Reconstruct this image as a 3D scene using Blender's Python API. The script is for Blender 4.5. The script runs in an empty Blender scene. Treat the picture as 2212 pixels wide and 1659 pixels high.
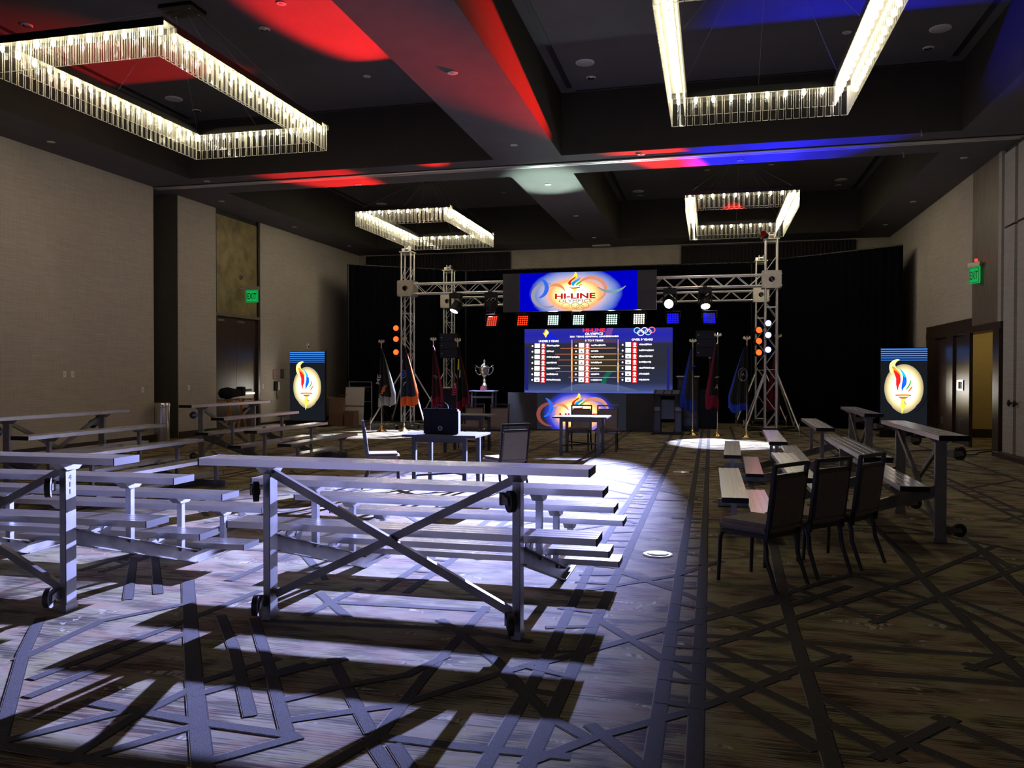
import bpy, math, random
from mathutils import Vector, Matrix, Euler
R = math.radians
PI = math.pi
random.seed(7)
SC = bpy.context.scene
COL = SC.collection

# ------------------------------------------------------------------ camera, world, exposure
cam_d = bpy.data.cameras.new('camera')
cam_d.sensor_width = 36.0
cam_d.lens = 1767.04 * 36.0 / 2212.0
cam_d.clip_end = 200
cam = bpy.data.objects.new('camera', cam_d)
COL.objects.link(cam)
cam.matrix_world = (Matrix.Translation((0, 0, 1.6)) @ Matrix.Rotation(R(13.677), 4, 'Z')
                    @ Matrix.Rotation(R(90 - 0.755), 4, 'X') @ Matrix.Rotation(R(0.065), 4, 'Z'))
SC.camera = cam
wd = bpy.data.worlds.new('world')
SC.world = wd
wd.use_nodes = True
wd.node_tree.nodes['Background'].inputs[0].default_value = (0.05, 0.05, 0.06, 1)
wd.node_tree.nodes['Background'].inputs[1].default_value = 0.02
SC.view_settings.view_transform = 'Standard'
SC.view_settings.look = 'None'
SC.view_settings.gamma = 1.0
SC.view_settings.use_curve_mapping = False
SC.view_settings.exposure = 0.0
try:
    SC.cycles.use_denoising = True
    SC.cycles.transparent_max_bounces = 24
    SC.cycles.max_bounces = 8
    SC.cycles.sample_clamp_indirect = 6.0
except Exception:
    pass
# light levels (lamps stand in visible ones, except the added corridor downlight and tower-head red par)
KEY_W = 215000.0       # moving head that points at the camera-side floor
BULB = 150.0          # chandelier bulb radiance


# ------------------------------------------------------------------ materials
def nt(m):
    m.use_nodes = True
    return m.node_tree, m.node_tree.nodes, m.node_tree.links


def pmat(name, col, rough=0.5, metal=0.0, spec=0.5, bump=0.0, bscale=60.0, var=0.0, vscale=6.0, stretch=(1, 1, 1), sheen=0.0, alpha=None):
    m = bpy.data.materials.new(name)
    t, n, l = nt(m)
    b = n['Principled BSDF']
    b.inputs['Base Color'].default_value = (*col, 1)
    b.inputs['Roughness'].default_value = rough
    b.inputs['Metallic'].default_value = metal
    b.inputs['Specular IOR Level'].default_value = spec
    if sheen:
        b.inputs['Sheen Weight'].default_value = sheen
    if var or bump:
        tc = n.new('ShaderNodeTexCoord'); mp = n.new('ShaderNodeMapping')
        mp.inputs['Scale'].default_value = stretch
        l.new(tc.outputs['Object'], mp.inputs['Vector'])
    if var:
        nz = n.new('ShaderNodeTexNoise'); nz.inputs['Scale'].default_value = vscale; nz.inputs['Detail'].default_value = 6
        l.new(mp.outputs[0], nz.inputs['Vector'])
        cr = n.new('ShaderNodeValToRGB')
        cr.color_ramp.elements[0].color = (*[c * (1 - var) for c in col], 1)
        cr.color_ramp.elements[1].color = (*[min(1, c * (1 + var)) for c in col], 1)
        cr.color_ramp.elements[0].position = 0.3; cr.color_ramp.elements[1].position = 0.7
        l.new(nz.outputs['Fac'], cr.inputs[0]); l.new(cr.outputs[0], b.inputs['Base Color'])
    if bump:
        nb = n.new('ShaderNodeTexNoise'); nb.inputs['Scale'].default_value = bscale; nb.inputs['Detail'].default_value = 3
        l.new(mp.outputs[0], nb.inputs['Vector'])
        bp = n.new('ShaderNodeBump'); bp.inputs['Strength'].default_value = bump; bp.inputs['Distance'].default_value = 0.01
        l.new(nb.outputs['Fac'], bp.inputs['Height']); l.new(bp.outputs[0], b.inputs['Normal'])
    return m


def emat(name, col, s):
    m = bpy.data.materials.new(name)
    t, n, l = nt(m)
    n.remove(n['Principled BSDF'])
    e = n.new('ShaderNodeEmission')
    e.inputs[0].default_value = (*col, 1); e.inputs[1].default_value = s
    l.new(e.outputs[0], n['Material Output'].inputs[0])
    return m


def ramp_setup(cr, stops):
    el = cr.color_ramp.elements
    while len(el) > 1:
        el.remove(el[-1])
    el[0].position = stops[0][0]; el[0].color = (*stops[0][1], 1)
    for p, c in stops[1:]:
        e = el.new(p); e.color = (*c, 1)


def radial_emit(name, cx, cz, sx, sz, stops, s=1.0, wob=0.12):
    """light-emitting picture: a radial colour ramp in the object's own x/z plane (a lit screen)"""
    m = bpy.data.materials.new(name)
    t, n, l = nt(m)
    n.remove(n['Principled BSDF'])
    tc = n.new('ShaderNodeTexCoord'); mp = n.new('ShaderNodeMapping')
    mp.inputs['Location'].default_value = (-cx / sx, 0, -cz / sz)
    mp.inputs['Scale'].default_value = (1 / sx, 0, 1 / sz)
    ln = n.new('ShaderNodeVectorMath'); ln.operation = 'LENGTH'
    nz = n.new('ShaderNodeTexNoise'); nz.inputs['Scale'].default_value = 2.2; nz.inputs['Detail'].default_value = 5
    ma = n.new('ShaderNodeMath'); ma.operation = 'MULTIPLY_ADD'; ma.inputs[1].default_value = wob
    cr = n.new('ShaderNodeValToRGB'); ramp_setup(cr, stops)
    e = n.new('ShaderNodeEmission'); e.inputs[1].default_value = s
    l.new(tc.outputs['Object'], mp.inputs[0]); l.new(mp.outputs[0], ln.inputs[0]); l.new(tc.outputs['Object'], nz.inputs['Vector'])
    l.new(nz.outputs['Fac'], ma.inputs[0]); l.new(ln.outputs['Value'], ma.inputs[2]); l.new(ma.outputs[0], cr.inputs[0])
    l.new(cr.outputs[0], e.inputs[0]); l.new(e.outputs[0], n['Material Output'].inputs[0])
    return m


def linear_emit(name, axis, a0, a1, stops, s=1.0):
    m = bpy.data.materials.new(name)
    t, n, l = nt(m)
    n.remove(n['Principled BSDF'])
    tc = n.new('ShaderNodeTexCoord'); sp = n.new('ShaderNodeSeparateXYZ'); mr = n.new('ShaderNodeMapRange')
    mr.inputs['From Min'].default_value = a0; mr.inputs['From Max'].default_value = a1
    cr = n.new('ShaderNodeValToRGB'); ramp_setup(cr, stops)
    e = n.new('ShaderNodeEmission'); e.inputs[1].default_value = s
    l.new(tc.outputs['Object'], sp.inputs[0]); l.new(sp.outputs[axis], mr.inputs[0]); l.new(mr.outputs[0], cr.inputs[0])
    l.new(cr.outputs[0], e.inputs[0]); l.new(e.outputs[0], n['Material Output'].inputs[0])
    return m


def glass_mat(name, power=5.0, edge=0.85, base=0.02):
    """clear thin glass: see-through face-on, bright where the wall of the glass is seen edge-on"""
    m = bpy.data.materials.new(name)
    t, n, l = nt(m)
    n.remove(n['Principled BSDF'])
    tr = n.new('ShaderNodeBsdfTransparent'); tr.inputs[0].default_value = (.99, .99, .98, 1)
    di = n.new('ShaderNodeBsdfDiffuse'); di.inputs[0].default_value = (.75, .76, .70, 1)
    tl = n.new('ShaderNodeBsdfTranslucent'); tl.inputs[0].default_value = (.75, .76, .70, 1)
    ad = n.new('ShaderNodeMixShader'); ad.inputs[0].default_value = .5
    gl = n.new('ShaderNodeBsdfGlossy'); gl.inputs['Roughness'].default_value = .08
    m2 = n.new('ShaderNodeMixShader'); m2.inputs[0].default_value = .35
    lw = n.new('ShaderNodeLayerWeight'); lw.inputs[0].default_value = .5
    pw = n.new('ShaderNodeMath'); pw.operation = 'POWER'; pw.inputs[1].default_value = power
    mu = n.new('ShaderNodeMath'); mu.operation = 'MULTIPLY_ADD'; mu.inputs[1].default_value = edge; mu.inputs[2].default_value = base
    mx = n.new('ShaderNodeMixShader')
    l.new(di.outputs[0], ad.inputs[1]); l.new(tl.outputs[0], ad.inputs[2])
    l.new(ad.outputs[0], m2.inputs[1]); l.new(gl.outputs[0], m2.inputs[2])
    l.new(lw.outputs['Facing'], pw.inputs[0]); l.new(pw.outputs[0], mu.inputs[0]); l.new(mu.outputs[0], mx.inputs[0])
    l.new(tr.outputs[0], mx.inputs[1]); l.new(m2.outputs[0], mx.inputs[2])
    l.new(mx.outputs[0], n['Material Output'].inputs[0])
    return m


def carpet_mat():
    m = bpy.data.materials.new('patterned_carpet')
    t, n, l = nt(m)
    b = n['Principled BSDF']; b.inputs['Roughness'].default_value = 0.95; b.inputs['Specular IOR Level'].default_value = 0.1
    tc = n.new('ShaderNodeTexCoord')

    def noise(scale, stretch, detail=4, dist=0.0):
        mp = n.new('ShaderNodeMapping'); mp.inputs['Scale'].default_value = stretch
        nz = n.new('ShaderNodeTexNoise'); nz.inputs['Scale'].default_value = scale; nz.inputs['Detail'].default_value = detail
        nz.inputs['Distortion'].default_value = dist
        l.new(tc.outputs['Object'], mp.inputs[0]); l.new(mp.outputs[0], nz.inputs['Vector'])
        return nz.outputs['Fac']

    def ramp(fac, stops, interp='LINEAR'):
        cr = n.new('ShaderNodeValToRGB'); ramp_setup(cr, stops); cr.color_ramp.interpolation = interp
        l.new(fac, cr.inputs[0]); return cr.outputs[0]

    def mix(f, a, c):
        mx = n.new('ShaderNodeMix'); mx.data_type = 'RGBA'
        if hasattr(f, 'name'):
            l.new(f, mx.inputs[0])
        else:
            mx.inputs[0].default_value = f
        l.new(a, mx.inputs[6]); l.new(c, mx.inputs[7]); return mx.outputs[2]
    patch = noise(1.5, (1.0, 1.9, 1), 6, 0.8)
    dark = ramp(patch, [(0.28, (0.026, 0.021, 0.016)), (0.40, (0.052, 0.030, 0.018)), (0.48, (0.042, 0.034, 0.024)), (0.58, (0.056, 0.049, 0.024)), (0.70, (0.032, 0.027, 0.020))])
    pale = ramp(patch, [(0.30, (0.20, 0.18, 0.12)), (0.42, (0.235, 0.165, 0.10)), (0.50, (0.25, 0.225, 0.15)), (0.60, (0.225, 0.205, 0.095)), (0.68, (0.25, 0.225, 0.15)), (0.78, (0.17, 0.15, 0.10))])
    streak = noise(1.0, (2.6, 105, 1), 7)
    thr = noise(2.4, (1, 2.0, 1), 6, .5)
    ad = n.new('ShaderNodeMath'); ad.operation = 'MULTIPLY_ADD'; ad.inputs[1].default_value = 0.9
    sb = n.new('ShaderNodeMath'); sb.operation = 'SUBTRACT'; sb.inputs[1].default_value = 0.45
    l.new(thr, ad.inputs[0]); l.new(streak, ad.inputs[2]); l.new(ad.outputs[0], sb.inputs[0])
    sm = ramp(sb.outputs[0], [(0.36, (0, 0, 0)), (0.55, (1, 1, 1))])
    c1 = mix(sm, dark, pale)
    blot = noise(2.6, (1, 1.8, 1), 8, 1.2)
    bm = ramp(blot, [(0.645, (0, 0, 0)), (0.66, (1, 1, 1))])
    fine = noise(1.0, (30, 8, 1), 2)
    cream = ramp(fine, [(0.4, (0.10, 0.09, 0.07)), (0.55, (0.38, 0.35, 0.26))])
    c2 = mix(bm, c1, cream)
    l.new(c2, b.inputs['Base Color'])
    pile = noise(420, (1, 1, 1), 2)
    bp = n.new('ShaderNodeBump'); bp.inputs['Strength'].default_value = 0.35; bp.inputs['Distance'].default_value = 0.004
    l.new(pile, bp.inputs['Height']); l.new(bp.outputs[0], b.inputs['Normal'])
    return m


def linen_mat(name, col, var=0.16):
    m = bpy.data.materials.new(name)
    t, n, l = nt(m)
    b = n['Principled BSDF']; b.inputs['Roughness'].default_value = 0.8; b.inputs['Specular IOR Level'].default_value = 0.2
    tc = n.new('ShaderNodeTexCoord')
    outs = []
    for st in ((60, 3, 3), (3, 3, 60), (1, 1.5, 70)):
        mp = n.new('ShaderNodeMapping'); mp.inputs['Scale'].default_value = st if st != (60, 3, 3) else (3, 60, 2)
        nz = n.new('ShaderNodeTexNoise'); nz.inputs['Scale'].default_value = 1.0; nz.inputs['Detail'].default_value = 4
        l.new(tc.outputs['Object'], mp.inputs[0]); l.new(mp.outputs[0], nz.inputs['Vector']); outs.append(nz.outputs['Fac'])
    a1 = n.new('ShaderNodeMath'); a1.operation = 'ADD'; a2 = n.new('ShaderNodeMath'); a2.operation = 'MULTIPLY_ADD'; a2.inputs[1].default_value = 0.34
    l.new(outs[0], a1.inputs[0]); l.new(outs[1], a1.inputs[1])
    a3 = n.new('ShaderNodeMath'); a3.operation = 'ADD'; l.new(a1.outputs[0], a3.inputs[0]); l.new(outs[2], a3.inputs[1])
    l.new(a3.outputs[0], a2.inputs[0]); a2.inputs[2].default_value = 0.0
    cr = n.new('ShaderNodeValToRGB')
    ramp_setup(cr, [(0.38, tuple(c * (1 - var) for c in col)), (0.64, tuple(c * (1 + var) for c in col))])
    l.new(a2.outputs[0], cr.inputs[0]); l.new(cr.outputs[0], b.inputs['Base Color'])
    bp = n.new('ShaderNodeBump'); bp.inputs['Strength'].default_value = 0.15; bp.inputs['Distance'].default_value = 0.003
    l.new(a3.outputs[0], bp.inputs['Height']); l.new(bp.outputs[0], b.inputs['Normal'])
    return m


M = {}
M['carpet'] = carpet_mat()
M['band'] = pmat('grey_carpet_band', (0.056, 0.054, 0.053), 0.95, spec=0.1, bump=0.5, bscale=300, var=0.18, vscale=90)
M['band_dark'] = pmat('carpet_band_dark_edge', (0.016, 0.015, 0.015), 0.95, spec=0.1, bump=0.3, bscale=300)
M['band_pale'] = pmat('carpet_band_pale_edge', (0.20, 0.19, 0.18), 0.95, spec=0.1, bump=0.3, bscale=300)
M['linen'] = linen_mat('linen_wallcovering', (0.33, 0.295, 0.265))
M['linen_cool'] = linen_mat('linen_panel_grey', (0.30, 0.285, 0.275))
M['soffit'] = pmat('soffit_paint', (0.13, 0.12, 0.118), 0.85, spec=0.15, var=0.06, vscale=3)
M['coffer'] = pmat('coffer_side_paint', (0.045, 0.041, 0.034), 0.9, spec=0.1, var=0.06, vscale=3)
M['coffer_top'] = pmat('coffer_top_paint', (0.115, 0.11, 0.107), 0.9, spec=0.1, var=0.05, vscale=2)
M['slot'] = pmat('slot_black', (0.006, 0.006, 0.006), 0.7)
M['track'] = pmat('track_aluminium', (0.62, 0.6, 0.6), 0.4, 0.6, bump=0.02)
M['darkwood'] = pmat('dark_walnut_wood', (0.040, 0.024, 0.018), 0.32, spec=0.6, var=0.35, vscale=3, stretch=(14, 14, 1))
M['bronze'] = pmat('bronze_plaster_panel', (0.17, 0.13, 0.055), 0.5, 0.25, var=0.38, vscale=3.2)
M['woodcol'] = pmat('brown_wood_veneer', (0.11, 0.085, 0.068), 0.5, var=0.3, vscale=2.2, stretch=(9, 9, 1))
M['base'] = pmat('baseboard_dark_wood', (0.022, 0.016, 0.013), 0.4, var=0.25, vscale=8)
M['black'] = pmat('black_plastic', (0.008, 0.008, 0.010), 0.5, spec=0.25, var=0.1, vscale=20)
M['blackmetal'] = pmat('black_powdercoat', (0.010, 0.010, 0.011), 0.35, spec=0.5, bump=0.03, bscale=200)
M['rubber'] = pmat('black_rubber', (0.012, 0.012, 0.012), 0.6, bump=0.05, bscale=80)
M['alu'] = pmat('anodised_aluminium', (0.74, 0.74, 0.76), 0.27, 1.0, bump=0.015, bscale=40, stretch=(0.6, 30, 30))
M['alu_frame'] = pmat('mill_aluminium', (0.32, 0.32, 0.33), 0.38, 0.85, bump=0.03, bscale=25, var=0.12, vscale=7)
M['alu_dull'] = pmat('scuffed_aluminium', (0.20, 0.195, 0.185), 0.42, 0.8, var=0.3, vscale=5)
M['truss'] = pmat('truss_aluminium', (0.70, 0.70, 0.72), 0.34, 0.85, var=0.08, vscale=9)
M['truss_plate'] = pmat('truss_plate_aluminium', (0.48, 0.45, 0.40), 0.45, 0.7, var=0.1, vscale=6)
M['steel'] = pmat('brushed_steel', (0.62, 0.60, 0.58), 0.28, 1.0, bump=0.01, stretch=(30, 30, 1))
M['chrome'] = pmat('chrome', (0.8, 0.8, 0.82), 0.12, 1.0, bump=0.005)
M['brass'] = pmat('polished_brass', (0.75, 0.56, 0.25), 0.22, 1.0, bump=0.01)
M['gold'] = pmat('pale_gold', (0.80, 0.70, 0.48), 0.3, 1.0, bump=0.01)
M['silver'] = pmat('silver_plate', (0.88, 0.88, 0.9), 0.16, 1.0, bump=0.01)
M['upholstery'] = pmat('taupe_upholstery', (0.20, 0.165, 0.14), 0.9, spec=0.2, bump=0.25, bscale=220, var=0.1, vscale=30)
M['tabletop'] = pmat('grey_blue_laminate', (0.11, 0.11, 0.15), 0.4, spec=0.5, var=0.08, vscale=5)
M['tableleg'] = pmat('dark_navy_metal', (0.012, 0.012, 0.018), 0.4, bump=0.02)
M['bag'] = pmat('black_nylon', (0.008, 0.009, 0.012), 0.85, spec=0.12, bump=0.2, bscale=240)
M['drape'] = pmat('black_velour', (0.0035, 0.0035, 0.005), 1.0, spec=0.0, bump=0.1, bscale=100)
M['valance'] = pmat('charcoal_pleated_cloth', (0.022, 0.020, 0.022), 0.95, spec=0.05, bump=0.1, bscale=80)
M['ledframe'] = pmat('led_module_face', (0.024, 0.025, 0.032), 0.6, bump=0.03, bscale=300)
M['white_pl'] = pmat('white_plastic', (0.62, 0.60, 0.58), 0.5, bump=0.01)
M['grille'] = pmat('speaker_grille_white', (0.45, 0.44, 0.42), 0.8, bump=0.2, bscale=300)
M['glass'] = glass_mat('chandelier_glass', 4.0, .30, .006)
M['bulb'] = emat('warm_bulb', (1.0, 0.87, 0.60), BULB)
M['wire'] = pmat('steel_wire', (0.35, 0.34, 0.33), 0.4, 0.8, bump=0.01)
M['oak'] = pmat('orange_oak', (0.36, 0.15, 0.05), 0.5, var=0.2, vscale=6, stretch=(10, 10, 1))
M['cardboard'] = pmat('brown_cardboard', (0.17, 0.095, 0.06), 0.85, var=0.1, vscale=8)
M['paper'] = pmat('white_paper', (0.65, 0.65, 0.66), 0.8, bump=0.02)
M['navy'] = pmat('navy_laminate', (0.008, 0.009, 0.022), 0.6, spec=0.2, bump=0.02)
M['maroon'] = pmat('dark_maroon_laminate', (0.035, 0.010, 0.016), 0.5, bump=0.02)
M['corridor'] = pmat('corridor_ochre_wall', (0.34, 0.26, 0.10), 0.8, var=0.05, vscale=10)


# ------------------------------------------------------------------ mesh builder
class MB:
    def __init__(s):
        s.v = []; s.f = []; s.sm = []; s.mi = []

    def add(s, vs, fs, smooth=False, mi=0):
        o = len(s.v)
        s.v += [tuple(x) for x in vs]
        for f in fs:
            s.f.append(tuple(i + o for i in f)); s.sm.append(smooth); s.mi.append(mi)
        return s

    def box(s, c, size, rot=None, mi=0):
        hx, hy, hz = size[0] / 2, size[1] / 2, size[2] / 2
        vs = [Vector((x, y, z)) for x in (-hx, hx) for y in (-hy, hy) for z in (-hz, hz)]
        if rot is not None:
            mt = Euler(rot).to_matrix() if not isinstance(rot, Matrix) else rot
            vs = [mt @ v for v in vs]
        c = Vector(c)
        return s.add([v + c for v in vs], [(0, 1, 3, 2), (4, 6, 7, 5), (0, 4, 5, 1), (2, 3, 7, 6), (0, 2, 6, 4), (1, 5, 7, 3)], mi=mi)

    def b6(s, x0, x1, y0, y1, z0, z1, mi=0):
        return s.box(((x0 + x1) / 2, (y0 + y1) / 2, (z0 + z1) / 2), (abs(x1 - x0), abs(y1 - y0), abs(z1 - z0)), mi=mi)

    def bar(s, p0, p1, w, h, up=(0, 0, 1), mi=0):
        p0 = Vector(p0); p1 = Vector(p1); d = (p1 - p0); L = d.length; d.normalize()
        up = Vector(up)
        if abs(d.dot(up)) > 0.98:
            up = Vector((1, 0, 0))
        x = d.cross(up).normalized(); z = x.cross(d)
        mt = Matrix((x, d, z)).transposed()
        return s.box((p0 + p1) / 2, (w, L, h), mt, mi)

    def cyl(s, p0, p1, r0, r1=None, n=10, caps=True, smooth=True, mi=0):
        if r1 is None:
            r1 = r0
        p0 = Vector(p0); p1 = Vector(p1); d = (p1 - p0).normalized()
        a = d.orthogonal().normalized(); b = d.cross(a)
        vs = []
        for p, r in ((p0, r0), (p1, r1)):
            for i in range(n):
                t = 2 * PI * i / n
                vs.append(p + (a * math.cos(t) + b * math.sin(t)) * r)
        fs = [(i, (i + 1) % n, n + (i + 1) % n, n + i) for i in range(n)]
        s.add(vs, fs, smooth, mi)
        if caps:
            s.add(vs, [tuple(range(n - 1, -1, -1)), tuple(range(n, 2 * n))], False, mi)
        return s

    def tube(s, pts, r, n=8, mi=0, closed=False):
        pts = [Vector(p) for p in pts]; m = len(pts); rings = []
        prev = None
        for i, p in enumerate(pts):
            if closed:
                d = pts[(i + 1) % m] - pts[(i - 1) % m]
            else:
                d = pts[min(i + 1, m - 1)] - pts[max(i - 1, 0)]
            d.normalize()
            if prev is None:
                a = d.orthogonal().normalized()
            else:
                a = (prev - d * prev.dot(d)).normalized()
            prev = a; b = d.cross(a)
            rr = r[i] if isinstance(r, (list, tuple)) else r
            rings.append([p + (a * math.cos(2 * PI * k / n) + b * math.sin(2 * PI * k / n)) * rr for k in range(n)])
        vs = [v for g in rings for v in g]; fs = []
        for i in range(m if closed else m - 1):
            j = (i + 1) % m
            for k in range(n):
                fs.append((i * n + k, i * n + (k + 1) % n, j * n + (k + 1) % n, j * n + k))
        s.add(vs, fs, True, mi)
        if not closed:
            s.add(vs, [tuple(range(n - 1, -1, -1)), tuple(range((m - 1) * n, m * n))], False, mi)
        return s

    def lathe(s, prof, n=20, c=(0, 0, 0), mi=0):
        c = Vector(c); vs = []; fs = []
        for r, z in prof:
            for k in range(n):
                t = 2 * PI * k / n
                vs.append(c + Vector((r * math.cos(t), r * math.sin(t), z)))
        for i in range(len(prof) - 1):
            for k in range(n):
                fs.append((i * n + k, i * n + (k + 1) % n, (i + 1) * n + (k + 1) % n, (i + 1) * n + k))
        s.add(vs, fs, True, mi)
        s.add(vs, [tuple(range(n - 1, -1, -1)), tuple(range((len(prof) - 1) * n, len(prof) * n))], False, mi)
        return s

    def sphere(s, c, r, n=10, m=6, mi=0):
        rx, ry, rz = r if isinstance(r, (list, tuple)) else (r, r, r)
        c = Vector(c); vs = [c + Vector((0, 0, rz))]; fs = []
        for i in range(1, m):
            t = PI * i / m
            for k in range(n):
                p = 2 * PI * k / n
                vs.append(c + Vector((rx * math.sin(t) * math.cos(p), ry * math.sin(t) * math.sin(p), rz * math.cos(t))))
        vs.append(c - Vector((0, 0, rz))); e = len(vs) - 1
        for k in range(n):
            fs.append((0, 1 + k, 1 + (k + 1) % n))
            fs.append((e, 1 + (m - 2) * n + (k + 1) % n, 1 + (m - 2) * n + k))
        for i in range(m - 2):
            for k in range(n):
                a = 1 + i * n
                fs.append((a + k, a + n + k, a + n + (k + 1) % n, a + (k + 1) % n))
        return s.add(vs, fs, True, mi)

    def prism(s, poly, o, ax, ay, th, mi=0):
        """extrude a 2-D outline: origin o, plane axes ax/ay, thickness th along ax x ay"""
        o = Vector(o); ax = Vector(ax); ay = Vector(ay); nrm = ax.cross(ay).normalized()
        a = [o + ax * p[0] + ay * p[1] for p in poly]; b = [p + nrm * th for p in a]; n = len(a)
        fs = [tuple(range(n - 1, -1, -1)), tuple(range(n, 2 * n))]
        fs += [(i, (i + 1) % n, n + (i + 1) % n, n + i) for i in range(n)]
        return s.add(a + b, fs, False, mi)

    def mesh(s, name, mats, bevel=0.0):
        me = bpy.data.meshes.new(name)
        me.from_pydata([tuple(v) for v in s.v], [], s.f)
        me.polygons.foreach_set('use_smooth', s.sm)
        me.polygons.foreach_set('material_index', s.mi)
        if not isinstance(mats, (list, tuple)):
            mats = [mats]
        for m in mats:
            me.materials.append(m)
        if bevel:
            import bmesh
            bm = bmesh.new(); bm.from_mesh(me)
            bmesh.ops.recalc_face_normals(bm, faces=bm.faces)
            bmesh.ops.bevel(bm, geom=[e for e in bm.edges], offset=bevel, segments=2, affect='EDGES', clamp_overlap=True)
            bm.to_mesh(me); bm.free()
        me.update()
        return me

    def build(s, name, mats, parent=None, loc=(0, 0, 0), rot=(0, 0, 0), bevel=0.0):
        return inst(name, s.mesh(name, mats, bevel), parent, loc, rot)


def inst(name, me, parent=None, loc=(0, 0, 0), rot=(0, 0, 0), scale=None):
    o = bpy.data.objects.new(name, me)
    COL.objects.link(o)
    o.location = loc
    o.rotation_euler = rot
    if scale:
        o.scale = scale
    if parent is not None:
        o.parent = parent
    return o


def tag(o, label, cat, group=None, kind=None):
    o['label'] = label; o['category'] = cat
    if group:
        o['group'] = group
    if kind:
        o['kind'] = kind
    return o


def thing(name, label, cat, loc=(0, 0, 0), rz=0.0, group=None):
    o = bpy.data.objects.new(name, None)
    o.empty_display_size = 0.2
    COL.objects.link(o)
    o.location = loc; o.rotation_euler = (0, 0, rz)
    return tag(o, label, cat, group)


def struct(o, label=None):
    o['kind'] = 'structure'
    if label:
        o['label'] = label
    return o


def spot(name, parent, loc, target, watt, size_deg, blend, col, radius=0.05):
    d = bpy.data.lights.new(name, 'SPOT')
    d.energy = watt; d.spot_size = R(size_deg); d.spot_blend = blend; d.color = col; d.shadow_soft_size = radius
    o = bpy.data.objects.new(name, d); COL.objects.link(o)
    o.parent = parent
    o.location = loc
    v = Vector(target) - Vector(loc)
    o.rotation_euler = v.to_track_quat('-Z', 'Y').to_euler()
    return o


_txt = {}


def text_mesh(body, bold=0.0):
    key = (body, bold)
    if key in _txt:
        return _txt[key]
    cu = bpy.data.curves.new('lettering', 'FONT'); cu.body = body; cu.offset = bold; cu.resolution_u = 3
    ob = bpy.data.objects.new('lettering', cu); COL.objects.link(ob)
    bpy.context.view_layer.update()
    me = bpy.data.meshes.new_from_object(ob.evaluated_get(bpy.context.evaluated_depsgraph_get()))
    bpy.data.objects.remove(ob); bpy.data.curves.remove(cu)
    xs = [v.co.x for v in me.vertices]; ys = [v.co.y for v in me.vertices]
    if not xs:
        xs = [0, 1]; ys = [0, 1]
    x0, x1, y0, y1 = min(xs), max(xs), min(ys), max(ys)
    for v in me.vertices:
        v.co.x = (v.co.x - x0) / (x1 - x0) - 0.5; v.co.y = (v.co.y - y0) / (y1 - y0) - 0.5
    _txt[key] = me
    return me


def text(name, body, mat, parent, c, w, h, rot, bold=0.0):
    me = text_mesh(body, bold).copy(); me.materials.clear(); me.materials.append(mat)
    o = inst(name, me, parent, c, rot)
    o.scale = (w, h, 1)
    return o
# ------------------------------------------------------------------ the room
XL, XR, YB, YF, HC, HT = -12.62, 5.47, 28.03, -4.0, 5.92, 7.15
TX = [(-11.31, -4.29), (-2.91, 4.32)]
TY = [(5.94, 16.06), (17.54, 26.57)]

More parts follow.
